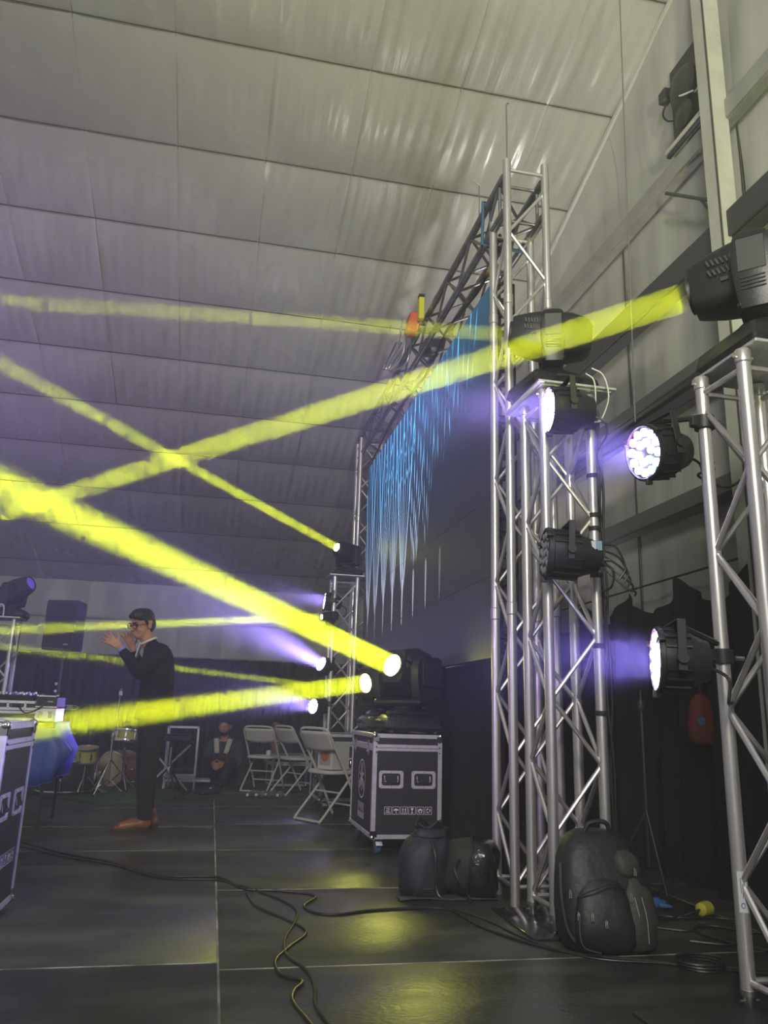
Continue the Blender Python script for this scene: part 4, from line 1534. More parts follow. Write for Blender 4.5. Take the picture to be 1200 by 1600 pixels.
tr.sphere((-.45, 6.70, .88), (.13, .18, .10), 18, 10)
blob(tr, 'trousers', trouser, man, .009, 4)
for k, (dx, dy, yaw) in enumerate(((-.015, -.085, R(12)), (.035, .075, R(-8)))):
    Ms = Matrix.Translation((-.44 + dx, 6.70 + dy, 0)) @ Matrix.Rotation(PI + yaw, 4, 'Z')
    sh = MB()
    sh.sphere(Ms @ Vector((-.015, 0, .045)), (.058, .040, .045), 14, 10, Ms.to_3x3())
    sh.capsule(Ms @ Vector((.0, 0, .045)), .042, Ms @ Vector((.15, 0, .030)), .034)
    sh.capsule(Ms @ Vector((.13, 0, .026)), .036, Ms @ Vector((.188, 0, .020)), .019)
    sh.capsule(Ms @ Vector((-.01, 0, .06)), .042, Ms @ Vector((-.012, 0, .10)), .040)
    s_ = blob(sh, 'shoe', leather, man, .006, 3)
    so = MB()
    def sole(z, g):
        return [Ms @ Vector((.075 + (.155 + g) * math.cos(a) * (1.0 if math.cos(a) > 0 else .93), (.043 + g) * math.sin(a) * (1 - .18 * math.cos(a)), z)) for a in [2 * PI * i / 24 for i in range(24)]]
    so.loft([sole(0, 0), sole(.014, .001)])
    so.build('sole', pm('dark_sole', (.05, .025, .012), .5), s_, world=True)
hr = MB()
Q = HM.to_3x3()
for (c, r) in (((-.016, 0, .062), (.096, .079, .080)), ((-.058, 0, .012), (.052, .070, .082)), ((.028, .01, .108), (.070, .064, .038)), ((.075, .02, .100), (.036, .046, .030)), ((.045, -.050, .088), (.045, .026, .030)), ((.045, .052, .082), (.048, .026, .038)), ((.092, .035, .080), (.018, .030, .020))):
    hr.sphere(HM @ Vector(c), r, 16, 10, Q)
for s in (-1, 1):
    hr.capsule(HM @ Vector((.020, s * .074, .055)), .018, HM @ Vector((.010, s * .079, .005)), .008)
blob(hr, 'hair', hair_m, man, .007, 2)
gl = MB()
for s in (-1, 1):
    gl.path([HM @ Vector((.106 - .012 * abs(math.cos(a)) * .5, s * .036 + .027 * math.cos(a), .010 + .021 * math.sin(a))) for a in [2 * PI * i / 18 for i in range(18)]], .0032, 6, closed=True)
    gl.tube(HM @ Vector((.100, s * .062, .014)), HM @ Vector((-.005, s * .084, .014)), .003, 6)
gl.tube(HM @ Vector((.108, -.010, .014)), HM @ Vector((.108, .010, .014)), .003, 6)
gl.build('glasses', glass_dark, man, world=True)
ey = MB()
for s in (-1, 1):
    ey.sphere(HM @ Vector((.083, s * .035, .012)), .0125, 10, 8)
ey.build('eyes', pm('dark_eye', (.02, .015, .012), .2), man, world=True)
br = MB()
for s in (-1, 1):
    br.capsule(HM @ Vector((.104, s * .014, .036)), .004, HM @ Vector((.088, s * .056, .037)), .003, 8)
br.build('eyebrows', hair_m, man, world=True)
MB().lathe([(.034, -.011), (.035, 0), (.034, .011)], 18, Matrix.Translation((-.722, 6.439, 1.342)) @ Vector((-.72, .0, .74)).to_track_quat('Z', 'Y').to_matrix().to_4x4(), False, False).build('wristband', band_m, man, world=True, solid=.004)


def seated(label, x, y, yaw, top_mat, skin_mat, k=1.0, extra=None, beard=False):
    """person sitting on the floor, knees bent, facing yaw"""
    t = thing('person', label, 'person', (x, y, 0), (0, 0, yaw), None, k)
    def W(p):
        return wmat(t) @ Vector(p)
    hm = wmat(t) @ Matrix.Translation((.03, 0, .70)) @ Euler((0, R(8), 0)).to_matrix().to_4x4()
    hm = Matrix.LocRotScale(hm.to_translation(), hm.to_euler(), None)
    b = MB()
    head_geo(b, hm)
    b.capsule(W((-.02, 0, .52)), .055, W((.015, 0, .63)), .05)
    b.capsule(W((-.07, 0, .14)), .13, W((-.03, 0, .46)), .12)
    for s in (-1, 1):
        b.capsule(W((-.03, s * .17, .47)), .048, W((.10, s * .22, .26)), .04)
        b.capsule(W((.10, s * .22, .26)), .038, W((.27, s * .08, .25)), .026)
        b.capsule(W((-.05, s * .10, .11)), .08, W((.32, s * .17, .26)), .058)
        b.capsule(W((.32, s * .17, .26)), .055, W((.44, s * .12, .06)), .038)
        hand_geo(b, W((.275, s * .075, .25)), W((1, -s * .6, -.2)) - W((0, 0, 0)), W((0, -s, -.3)) - W((0, 0, 0)), curl=.5, thumb=s)
    blob(b, 'body', skin_mat, t, .009, 3)
    j = MB()
    for (z, xx, rx, ry) in ((.50, -.03, .085, .165), (.43, -.035, .115, .205), (.34, -.05, .125, .20), (.25, -.06, .13, .195), (.16, -.06, .145, .20)):
        j.sphere(W((xx, 0, z)), (rx * k, ry * k, .10 * k), 18, 9, t.rotation_euler.to_matrix())
    for s in (-1, 1):
        j.capsule(W((-.03, s * .17, .465)), .070 * k, W((.10, s * .225, .255)), .056 * k)
        j.capsule(W((.10, s * .225, .255)), .054 * k, W((.25, s * .10, .25)), .040 * k)
    blob(j, 'jacket', top_mat, t, .011, 4)
    p = MB()
    for s in (-1, 1):
        p.capsule(W((-.05, s * .10, .11)), .105 * k, W((.32, s * .17, .265)), .078 * k)
        p.capsule(W((.32, s * .17, .265)), .076 * k, W((.43, s * .125, .09)), .060 * k)
    blob(p, 'trousers', trouser, t, .011, 4)
    for s in (-1, 1):
        q = MB()
        q.capsule(W((.42, s * .12, .045)), .042 * k, W((.56, s * .13, .034)), .034 * k)
        blob(q, 'shoe', blackp, t, .008, 2)
    h = MB()
    Qh = hm.to_3x3()
    for (c, r) in (((-.014, 0, .056), (.100, .083, .086)), ((-.05, 0, .01), (.058, .076, .08)), ((.03, 0, .105), (.065, .07, .04))):
        h.sphere(hm @ Vector(c), r, 14, 9, Qh)
    blob(h, 'hair', hair_m, t, .009, 2)
    if beard:
        g = MB()
        g.sphere(hm @ Vector((.050, 0, -.066)), (.052, .056, .040), 14, 9, Qh)
        blob(g, 'beard', hair_m, t, .008, 2)
    return t, W, hm


t, W, hm = seated('seated man in a dark denim jacket with a cream fleece collar', 0.20, 10.65, R(-105), denim, skin, .98, beard=True)
for s in (-1, 1):
    q = MB().grid(lambda u, v: W((.06 + .05 * (1 - v) + .015 * math.sin(u * PI), s * (.040 + .035 * u + .035 * v), .37 + .18 * v)), 4, 6)
    q.build('fleece_collar', fleece, t, world=True, solid=.025)
MB().grid(lambda u, v: W((.072 + .015 * math.sin(u * PI) + .02 * (1 - v), (-.05 + .10 * u), .28 + .24 * v)), 5, 6).build('tee_shirt', grey_shirt, t, world=True, solid=.01)
t, W, hm = seated('seated man in a navy top half hidden behind the empty chair', 0.93, 11.35, R(-112), navy_shirt, skin_d, 1.0)
MB().path([W((.045 + .075 * math.cos(a), .09 * math.sin(a), .535 - .035 * math.cos(a))) for a in [PI * (i / 12 - .5) for i in range(13)]], .006, 6).build('necklace', fleece, t, world=True)


# ------------------------------------------------------------------ bags by the towers
def ring_bag(sections, n=28, p=.6, wob=.0, seed=0):
    """stack of superellipse sections: (cx, cy, z, rx, ry, rot)"""
    rr = random.Random(seed)
    ph = [rr.random() * 6 for _ in range(8)]
    rings = []
    for (cx, cy, z, rx, ry, rot) in sections:
        ring = []
        for i in range(n):
            a = 2 * PI * i / n
            c, s = math.cos(a), math.sin(a)
            k = 1 + wob * (math.sin(3 * a + ph[0] + z * 11) * .5 + math.sin(7 * a + ph[1] + z * 23) * .35 + math.sin(12 * a + ph[2] - z * 17) * .25)
            x = rx * k * math.copysign(abs(c) ** p, c)
            y = ry * k * math.copysign(abs(s) ** p, s)
            ring.append((cx + x * math.cos(rot) - y * math.sin(rot), cy + x * math.sin(rot) + y * math.cos(rot), z))
        rings.append(ring)
    return rings


sack = thing('drawstring_sack', 'navy black drawstring sack with a gathered top next to the near flight case', 'bag', (1.190, 4.37, 0))
sk_ = [(0, 0, .0, .125, .125, 0), (0, 0, .012, .140, .138, 0), (0, 0, .06, .145, .142, .1), (0, 0, .14, .146, .142, .1), (.002, 0, .20, .142, .138, .15), (.006, 0, .245, .125, .122, .2), (.016, 0, .272, .108, .106, .3), (.022, 0, .288, .092, .090, .3), (.030, 0, .300, .100, .082, .3), (.040, 0, .318, .105, .062, .35), (.046, 0, .326, .09, .045, .35)]
MB().loft(ring_bag(sk_, 44, .9, .085, 3)).build('sack_body', bag_blue, sack, angle=80)
for a, h in ((.4, .07), (2.2, .085), (3.7, .06), (5.2, .075)):
    MB().grid(lambda u, v: (.02 + (.045 + .03 * v) * math.cos(a + (u - .5) * 1.5), (.035 + .02 * v) * math.sin(a + (u - .5) * 1.5), .295 + h * v * (1 - .5 * abs(u - .5) * 2)), 6, 4).build('gathered_flap', bag_m, sack, solid=.006, angle=80)
MB().path([(.022 + .096 * math.cos(q), .094 * math.sin(q), .288) for q in [2 * PI * i / 20 for i in range(20)]], .006, 6, closed=True).build('drawstring', cable_m, sack)
MB().path(catmull([(.0, -.10, .28), (.015, -.150, .20), (.02, -.150, .06), (.04, -.17, .012), (.10, -.17, .010)], 6), .007, 6).build('hanging_cord', cable_m, sack)
MB().path([(.142 * math.cos(q), .140 * math.sin(q), .045) for q in [2 * PI * i / 30 for i in range(30)]], .004, 6, closed=True).build('hem_stitch', bag_m, sack)
flap = MB().grid(lambda u, v: (-.18 + .52 * u, -.20 + .10 * v + .02 * math.sin(u * 5), .006 + .004 * math.sin(u * 9 + v * 4)), 10, 4).build('bag_base_cloth', bag_grey, sack, solid=.004)

duf = thing('round_bag', 'rounded shiny black vinyl drum bag leaning between the sack and the truss', 'bag', (1.435, 4.26, 0), (0, 0, R(-30)))
def disc_section(x, ry, rz, cz):
    return [(x + .012 * math.sin(3 * a), ry * math.copysign(abs(math.cos(a)) ** .75, math.cos(a)), cz + rz * math.copysign(abs(math.sin(a)) ** .75, math.sin(a))) for a in [2 * PI * i / 32 for i in range(32)]]
MB().loft([disc_section(-.135, .10, .100, .140), disc_section(-.125, .125, .128, .142), disc_section(-.04, .135, .140, .145), disc_section(.0, .135, .142, .146)]).build('canvas_half', bag_olive, duf, angle=70)
MB().loft([disc_section(-.002, .142, .146, .149), disc_section(.05, .142, .146, .149), disc_section(.090, .130, .134, .146), disc_section(.108, .10, .104, .143), disc_section(.112, .04, .05, .143)]).build('vinyl_half', bag_shiny, duf, angle=70)
MB().path(disc_section(-.002, .145, .150, .150), .006, 6, closed=True).build('zip_line', rubber, duf)
MB().path(catmull([(-.06, -.13, .19), (-.07, -.19, .16), (-.04, -.20, .10), (.0, -.16, .03), (.02, -.20, .012)], 6), .008, 6).build('strap', bag_m, duf)

bpk = thing('backpack', 'big black backpack with grey panels and zip pulls leaning on the tower', 'backpack', (1.695, 3.34, 0), (0, 0, R(-6)))
sec = [(0, -.02, .0, .15, .09, 0), (0, -.03, .015, .185, .118, 0), (.0, -.03, .07, .205, .128, 0), (-.002, -.025, .16, .210, .125, 0), (-.006, -.01, .26, .200, .115, 0), (-.012, .01, .34, .180, .100, 0), (-.016, .025, .40, .150, .085, 0), (-.018, .035, .435, .120, .070, 0), (-.018, .04, .452, .085, .05, 0), (-.018, .04, .458, .03, .02, 0)]
MB().loft(ring_bag(sec, 40, .72, .022, 5)).build('main_body', bag_m, bpk, angle=80)
def pocket(name, sections, mat, **k):
    return MB().loft(ring_bag(sections, 32, .75, .02, k.get('seed', 1))).build(name, mat, bpk, angle=80)
pocket('front_pocket', [(-.045, -.120, .02, .10, .045, -.1), (-.045, -.130, .04, .125, .060, -.1), (-.045, -.128, .12, .125, .060, -.1), (-.045, -.110, .21, .11, .05, -.08), (-.04, -.088, .275, .085, .035, -.05), (-.04, -.075, .30, .05, .02, 0)], bag_m, seed=2)
pocket('side_pocket', [(.105, -.095, .015, .055, .045, .5), (.108, -.105, .03, .080, .055, .5), (.110, -.100, .13, .085, .058, .5), (.105, -.088, .22, .075, .05, .5), (.098, -.072, .28, .05, .035, .5), (.095, -.065, .30, .02, .02, .5)], bag_grey, seed=4)
pocket('grey_patch', [(.085, -.068, .285, .04, .03, .45), (.085, -.074, .30, .065, .042, .45), (.078, -.060, .355, .06, .038, .45), (.07, -.045, .385, .03, .02, .45)], bag_grey, seed=6)
MB().path(catmull([(-.075, .0, .44), (-.05, -.005, .485), (.02, -.005, .488), (.045, .0, .44)], 6), .010, 8).build('top_handle', bag_m, bpk)
MB().path(catmull([(-.20, -.05, .33), (-.21, -.09, .20), (-.19, -.11, .08), (-.13, -.13, .02)], 6), .009, 6).build('compression_strap', rubber, bpk)
MB().path(catmull([(.10, .0, .40), (.20, .05, .30), (.225, .04, .15), (.17, .0, .03)], 6), .013, 8).build('shoulder_strap', bag_m, bpk)
for (pts) in ([(-.16, -.145, .22), (-.10, -.182, .255), (-.03, -.172, .275), (.04, -.145, .25)], [(-.165, -.165, .15), (-.16, -.185, .05), (-.09, -.20, .025)]):
    MB().path(catmull(pts, 6), .0035, 6).build('zip_track', greyp, bpk)
for k, (x, y, z) in enumerate(((-.185, -.12, .24), (-.165, -.155, .165), (-.12, -.19, .17), (-.065, -.195, .145), (.095, -.118, .325), (.06, -.155, .235))):
    zp = MB().path([(x, y, z), (x + .003, y - .008, z - .004), (x + .004, y - .009, z - .028), (x - .004, y - .009, z - .028), (x - .003, y - .008, z - .004)], .0022, 5, closed=True).build('zip_pull', chrome, bpk)
for dx in (0, .03):
    MB().path(catmull([(.078 + dx, -.150, .22), (.090 + dx, -.165, .14), (.098 + dx * .9, -.163, .05)], 6), .0018, 5).build('reflective_piping', grey_print, bpk)


# ------------------------------------------------------------------ cables on the floor
def floor_cable(label, pts, r=.0062, z=None):
    z = r if z is None else z
    o = MB().path([(p.x, p.y, p.z) for p in catmull([(a[0], a[1], z + (a[2] if len(a) > 2 else 0)) for a in pts], 8)], r, 8).build('floor_cable', cable_m)
    return tag(o, label, 'cable')


floor_cable('long black cable crossing the deck from the left case to the bags', [(-1.40, 6.25), (-1.174, 6.015), (-.844, 5.60), (-.531, 5.30), (-.205, 4.86), (.109, 4.80), (.238, 4.50), (.402, 4.45), (.560, 4.36), (.590, 4.27), (.513, 4.10), (.56, 3.96), (.66, 3.93), (.80, 3.985), (1.018, 4.015), (1.2, 3.975), (1.272, 3.63), (1.459, 3.28), (1.773, 3.10), (2.042, 2.957), (2.5, 2.75)])
floor_cable('second black cable lying close along the long one', [(-1.36, 6.05), (-1.10, 5.80), (-.80, 5.46), (-.50, 5.20), (-.19, 4.80), (.10, 4.73), (.20, 4.60), (.288, 4.487), (.417, 4.232), (.470, 4.02), (.437, 3.803), (.372, 3.555), (.36, 3.335), (.416, 3.135), (.420, 2.95), (.403, 2.80), (.424, 2.62), (.48, 2.3)], .0058)
floor_cable('curly black cable branching off towards the camera', [(.25, 4.40), (.284, 4.13), (.388, 3.897), (.472, 3.66), (.380, 3.44), (.312, 3.27), (.318, 3.11), (.385, 3.03), (.347, 2.93), (.335, 2.83), (.365, 2.66), (.43, 2.3)], .0058)
floor_cable('thin black cable running from the bags past the tower foot', [(1.20, 4.05), (1.32, 3.80), (1.40, 3.45), (1.56, 3.17), (1.9, 3.06), (2.2, 2.95), (2.6, 2.9)], .0045)
# coiled cable and loose ends near the wall
co = MB()
for k in range(3):
    co.path([(1.94 + (.085 + .006 * k) * math.cos(q), 3.03 + (.085 - .004 * k) * math.sin(q), .007 + .010 * k) for q in [2 * PI * i / 26 for i in range(26)]], .0055, 6, closed=True)
tag(co.build('cable_coil', cable_m), 'small coil of black cable on the deck near the nearest tower', 'cable')
for k, (lab, pts) in enumerate((('black cable wandering along the foot of the right curtain', [(2.05, 4.05), (2.25, 3.75), (2.5, 3.70), (2.62, 3.5), (2.45, 3.25), (2.55, 3.0)]),
                                ('black cable crossing behind the backpack towards the wall', [(2.0, 3.62), (2.2, 3.50), (2.32, 3.60), (2.5, 3.45), (2.68, 3.40)]),
                                ('black cable looped on the deck below the yellow plug', [(2.1, 3.35), (2.25, 3.28), (2.4, 3.36), (2.42, 3.52), (2.30, 3.58), (2.22, 3.46), (2.35, 3.20), (2.6, 3.05)]))):
    floor_cable(lab, pts, .006)
yp = thing('cable_plug', 'bright yellow plug lying on the deck by the right curtain', 'plug', (2.414, 3.75, 0), (0, 0, R(25)))
MB().lathe([(.014, 0), (.030, .012), (.034, .04), (.034, .075)], 14, Matrix.Translation((0, 0, .034)) @ Matrix.Rotation(PI / 2, 4, 'Y')).build('plug_body', yellow_m, yp)
MB().lathe([(.028, .075), (.028, .080)], 14, Matrix.Translation((0, 0, .034)) @ Matrix.Rotation(PI / 2, 4, 'Y')).build('plug_face', black_print, yp)
MB().path(catmull([(0, 0, .034), (-.05, .0, .028), (-.12, .04, .008), (-.25, .05, .007)], 6), .006, 6).build('plug_lead', cable_m, yp)
gv = thing('rubber_glove', 'crumpled blue glove on the deck behind the backpack', 'glove', (2.27, 3.95, 0))
b = MB()
b.capsule((-.03, 0, .018), .022, (.035, .01, .020), .030)
for q in (-.028, -.010, .010, .028):
    b.capsule((.04, q, .018), .012, (.085, q * 1.5, .013 + .01 * (q > 0)), .008)
b.capsule((-.03, 0, .018), .02, (-.085, .01, .016), .024)
blob2 = b.build('glove_body', blue_m, gv, angle=180)
mt_ = tag(MB().box((1.72, 2.44, .005), (.62, .34, .010), bev=.003).build('rubber_mat', rubber), 'thin black mat on the deck at the foot of the nearest tower', 'mat')
eqb = thing('cable_crate', 'dark crate with upright cable ends behind the backpack', 'crate', (2.18, 4.25, 0))
MB().box((0, 0, .09), (.30, .22, .18), bev=.01).build('crate_body', blackm, eqb)
for k in range(4):
    MB().path(catmull([(-.08 + .05 * k, 0, .17), (-.09 + .05 * k, -.03, .24), (-.06 + .05 * k, -.08, .22 - .02 * k), (-.03 + .06 * k, -.14, .06)], 5), .007, 6).build('cable_end', cable_m, eqb)

# ------------------------------------------------------------------ tower cabling
cbt = thing('cable_bundle', 'bundle of black cables taped down the right leg of the tower by the video wall', 'cables', (1.86, 3.55, 0))
for k in range(4):
    o_ = .010 * math.cos(k * 1.6), .010 * math.sin(k * 1.6)
    pts = [(1.865 + o_[0], 3.545 + o_[1], 2.50)]
    for j in range(9):
        z = 2.35 - j * .27
        pts.append((1.868 + o_[0] + .010 * math.sin(j * 1.7 + k), 3.548 + o_[1] + .006 * math.cos(j * 2.1 + k), z))
    MB().path(catmull(pts, 5), .0065, 6).build('cable', cable_m, cbt, world=True)
for z in (2.40, 2.14, 1.93, 1.86, 1.78, 1.70, 1.62, 1.27, .95):
    MB().lathe([(.030, z - .012), (.031, z), (.030, z + .012)], 14, Matrix.Translation((1.835, 3.555, 0)), False, False).build('tape_band', rubber, cbt, world=True)
for k in range(5):
    MB().path(catmull([(1.87, 3.54, 1.78 - .03 * k), (1.92 + .01 * k, 3.50, 1.76 - .05 * k), (1.96 + .012 * k, 3.49, 1.66 - .03 * k), (1.93 + .02 * k, 3.50, 1.60 - .02 * k)], 6), .0055, 6).build('loose_end', cable_m, cbt, world=True)
MB().path(catmull([(1.80, 3.45, 2.70), (1.86, 3.44, 2.66), (1.895, 3.46, 2.55), (1.87, 3.50, 2.44), (1.83, 3.50, 2.42)], 6), .004, 6).build('pale_lead', wire_white, cbt, world=True)
MB().path(catmull([(1.76, 3.44, 2.66), (1.80, 3.43, 2.62), (1.815, 3.45, 2.52), (1.82, 3.49, 2.42)], 6), .004, 6).build('pale_lead', wire_white, cbt, world=True)
MB().path(catmull([(1.86, 3.52, 2.34), (1.84, 3.50, 2.25), (1.86, 3.50, 2.12), (1.845, 3.51, 2.0), (1.865, 3.53, 1.9)], 6), .004, 6).build('pale_lead', cable_m, cbt, world=True)
tag(MB().path(catmull([(2.09, 2.62, 1.95), (2.0, 2.7, 1.86), (1.93, 2.8, 1.93), (1.88, 2.62, 1.9)], 6), .006, 6).build('hanging_cable', cable_m), 'black cable slung inside the nearest tower', 'cable')

# ------------------------------------------------------------------ on the right wall
fan = thing('exhaust_fan', 'dark fan unit showing through torn liner high beside the column', 'fan', (2.93, 4.08, 4.88))
MB().box((.05, 0, .38), (.03, .42, .72), bev=.01).build('dark_opening', blackm, fan)
MB().lathe([(.14, 0), (.15, .03), (.10, .07), (.05, .08)], 20, Matrix.Translation((.03, .02, .45)) @ Matrix.Rotation(-PI / 2, 4, 'Y')).build('fan_drum', greyp, fan)
MB().lathe([(.09, 0), (.10, .03), (.05, .06)], 18, Matrix.Translation((.03, .03, .22)) @ Matrix.Rotation(-PI / 2, 4, 'Y')).build('fan_drum', greyp, fan)
MB().box((-.02, .19, .50), (.07, .09, .10), bev=.01).build('switch_box', blackm, fan)
MB().box((.0, .0, .02), (.09, .42, .03), bev=.004).build('ledge', steel_white, fan)
MB().box((-.02, .0, -.01), (.03, .42, .03), bev=.004).build('ledge', blackm, fan)
MB().path(catmull([(-.02, .19, .44), (-.04, .21, .36), (-.03, .18, .28), (.0, .12, .24)], 6), .007, 6).build('fan_cable', cable_m, fan)
MB().path(catmull([(.0, -.1, .30), (-.03, .0, .34), (-.03, .06, .40), (-.01, .12, .38)], 6), .007, 6).build('fan_cable', wire_white, fan)
MB().box((.04, -.14, .30), (.05, .10, .02)).build('bracket_bar', steel_white, fan)
wbk = thing('wall_bracket', 'thin dark angle bracket reaching out from the right wall', 'bracket', (2.97, 4.0, 4.3))
b1, b2, b3 = Vector((2.90, 4.33, 4.60)), Vector((2.93, 3.90, 4.24)), Vector((2.94, 3.90, 3.86))
MB().tube(b1, b2, .014, 6).build('arm', steel_dark_and_shade, wbk, world=True)
MB().tube(b2, b3, .014, 6).build('upright', steel_dark_and_shade, wbk, world=True)
MB().tube(b2.lerp(b1, .22), b2.lerp(b3, .25), .009, 6).build('gusset', steel_dark_and_shade, wbk, world=True)
tag(MB().tube((2.36, 3.9, 5.90), (2.30, 3.9, 2.62), .0042, 6).build('hanging_wire', wire_m), 'thin wire hanging straight down from the ceiling', 'wire')

# stand and red bundle by the curtain
st = thing('light_stand', 'slim dark tripod stand in front of the right curtain', 'stand', (2.50, 4.35, 0))
MB().tube((0, 0, .12), (0, 0, 1.10), .012, 8).build('pole', blackm, st)
for k in range(3):
    a = 2 * PI * k / 3 + .4
    MB().tube((0, 0, .42), (.22 * math.cos(a), .22 * math.sin(a), .012), .008, 8).build('leg', blackm, st)
MB().lathe([(.02, .98), (.026, 1.0), (.02, 1.04)], 10).build('collar', greyp, st)
rb = thing('red_bundle', 'dull red cloth bundle hung behind the lower par can', 'bundle', (2.74, 4.12, .80))
MB().loft(ring_bag([(0, 0, .0, .05, .03, 0), (0, 0, .02, .075, .045, 0), (0, 0, .10, .085, .05, .1), (.004, 0, .20, .075, .045, .2), (.006, 0, .26, .05, .03, .2), (.008, 0, .28, .02, .015, 0)], 24, .8, .05, 9)).build('cloth', red_m, rb, angle=80)
MB().path(catmull([(.008, 0, .27), (.02, .02, .34), (.10, .05, .40)], 5), .006, 6).build('cord', cable_m, rb)
MB().lathe([(.026, 0), (.026, .002)], 14, Matrix.Translation((-.03, -.05, .13)) @ Matrix.Rotation(PI / 2, 4, 'X')).build('dark_patch', blue_strap, rb)

# ------------------------------------------------------------------ left side: table under a tarp, mixer, speaker
tb = thing('folding_table', 'folding table under the blue tarp with dark legs showing', 'table', (-1.62, 6.95, 0))
MB().box((0, 0, .755), (.90, .70, .035), bev=.006).build('table_top', blackm, tb)
for sx in (-1, 1):
    for sy in (-1, 1):
        MB().path(catmull([(sx * .36, sy * .28, .74), (sx * .39, sy * .29, .40), (sx * .41, sy * .30, .30), (sx * .405, sy * .30, .0)], 5), .013, 8).build('leg', blackm, tb)
tarp = thing('tarpaulin', 'blue tarp draped over the table behind the left flight case', 'tarp', (-1.62, 6.95, 0))


def tarp_ring(z, ex, ey, tip=0.0, n=72, amp=0.0):
    out = []
    for i in range(n):
        a = 2 * PI * i / n
        c, s = math.cos(a), math.sin(a)
        x = (.46 + ex) * math.copysign(abs(c) ** .35, c)
        y = (.36 + ey) * math.copysign(abs(s) ** .35, s)
        w = amp * (math.sin(9 * a + 1) + .5 * math.sin(17 * a))
        k = max(0.0, math.cos(a + .25)) ** 10
        out.append((x + w * c + tip * k, y + w * s - tip * .3 * k, z + .03 * math.sin(3 * a + 2) * (amp > .012)))
    return out


MB().loft([tarp_ring(.776, -.40, -.30), tarp_ring(.778, -.03, -.03), tarp_ring(.770, .005, .005), tarp_ring(.68, .02, .015, .03, amp=.006), tarp_ring(.57, .03, .02, .12, amp=.010), tarp_ring(.45, .025, .025, .07, amp=.013), tarp_ring(.34, .02, .025, .02, amp=.018)], cap=False).build('cloth', tarp_m, tarp, angle=70, solid=.003)
MB().path(tarp_ring(.34, .02, .025, .02, amp=.018), .005, 5, closed=True).build('hem', tarp_m, tarp)

rk = thing('rack_case', 'low aluminium edged rack case on the tarp covered table', 'case', (-1.66, 6.80, .782))
MB().box((0, 0, .075), (.70, .42, .14)).build('body', lam, rk)
for z in (.012, .062, .088, .138):
    for sy in (-1, 1):
        MB().box((0, sy * .212, z), (.70, .014, .024), bev=.003).build('edge_extrusion', alu_edge, rk)
    for sx in (-1, 1):
        MB().box((sx * .352, 0, z), (.014, .42, .024), bev=.003).build('edge_extrusion', alu_edge, rk)
for sx in (-1, 1):
    for sy in (-1, 1):
        for z in (.014, .136):
            MB().sphere((sx * .345, sy * .207, z), .022, 12, 8).build('corner_ball', chrome, rk)
recessed_handle(rk, Matrix.Translation((.20, -.213, .115)) @ Matrix.Rotation(PI / 2, 4, 'X'), w=.14, h=.055)
mx = thing('mixing_desk', 'dark mixing desk with small knobs on the rack case', 'mixer', (-1.66, 6.80, .932))
MB().box((0, 0, .025), (.62, .38, .05), Euler((.08, 0, 0)), bev=.006).build('chassis', blackp, mx)
for i in range(12):
    for j in range(3):
        MB().lathe([(.009, 0), (.007, .016)], 8, Matrix.Translation((-.27 + .049 * i, -.12 + .09 * j, .042 + .006 * j))).build('knob', cap_white if (i + j) % 3 else violet_m, mx)
sp = thing('stage_processor', 'small violet tinted rack unit stacked at the right end of the table', 'rack unit', (-1.235, 6.70, .782))
MB().box((0, 0, .05), (.15, .34, .10), bev=.004).build('lower_unit', alu_edge, sp)
MB().box((0, 0, .145), (.15, .34, .075), bev=.004).build('upper_unit', blackp, sp)
for z in (.108, .188):
    MB().box((0, -.172, z), (.155, .006, .012), bev=.002).build('rail', alu_edge, sp)
for sx in (-1, 1):
    MB().sphere((sx * .072, -.168, .19), .012, 10, 7).build('corner_ball', chrome, sp)
    MB().box((sx * .035, -.174, .05), (.030, .006, .05), bev=.002).build('latch', chrome, sp)
MB().box((.02, -.173, .148), (.05, .003, .012)).build('printed_mark', grey_print, sp)
tag(MB().path(catmull([(-1.45, 6.57, .90), (-1.38, 6.55, .84), (-1.28, 6.52, .88), (-1.22, 6.53, .95)], 6), .006, 6).build('patch_cable', cable_m), 'black patch lead drooping between rack case and rack unit', 'cable')

pa = thing('loudspeaker', 'tall dark loudspeaker on a pole behind the clapping man', 'loudspeaker', (-1.70, 9.55, 1.50), (0, 0, R(-18)))
MB().loft([[(-.18, -.15, 0), (.18, -.15, 0), (.13, .15, 0), (-.13, .15, 0)], [(-.185, -.16, .03), (.185, -.16, .03), (.135, .16, .03), (-.135, .16, .03)], [(-.185, -.16, .53), (.185, -.16, .53), (.135, .16, .53), (-.135, .16, .53)], [(-.18, -.15, .56), (.18, -.15, .56), (.13, .15, .56), (-.13, .15, .56)]]).build('cabinet', greyp, pa, angle=30)
MB().box((0, -.163, .28), (.34, .012, .50), bev=.005).build('grille', spk_grille, pa)
MB().box((.10, -.171, .06), (.05, .004, .015)).build('maker_badge', grey_print, pa)
ps = thing('speaker_stand', 'black pole stand under the tall loudspeaker', 'stand', (-1.70, 9.55, 0))
MB().tube((0, 0, .10), (0, 0, 1.05), .019, 10).build('lower_tube', blackm, ps)
MB().tube((0, 0, 1.0), (0, 0, 1.51), .015, 10).build('upper_tube', greyp, ps)
MB().lathe([(.024, 1.02), (.028, 1.04), (.028, 1.08), (.02, 1.1)], 12).build('collar', blackm, ps)
for z in (1.05, 1.13):
    MB().sphere((-.03, -.02, z), .017, 10, 7).build('locking_knob', cap_white, ps)
for k in range(3):
    a = 2 * PI * k / 3 + .9
    MB().tube((0, 0, .55), (.42 * math.cos(a), .42 * math.sin(a), .02), .012, 8).build('leg', blackm, ps)

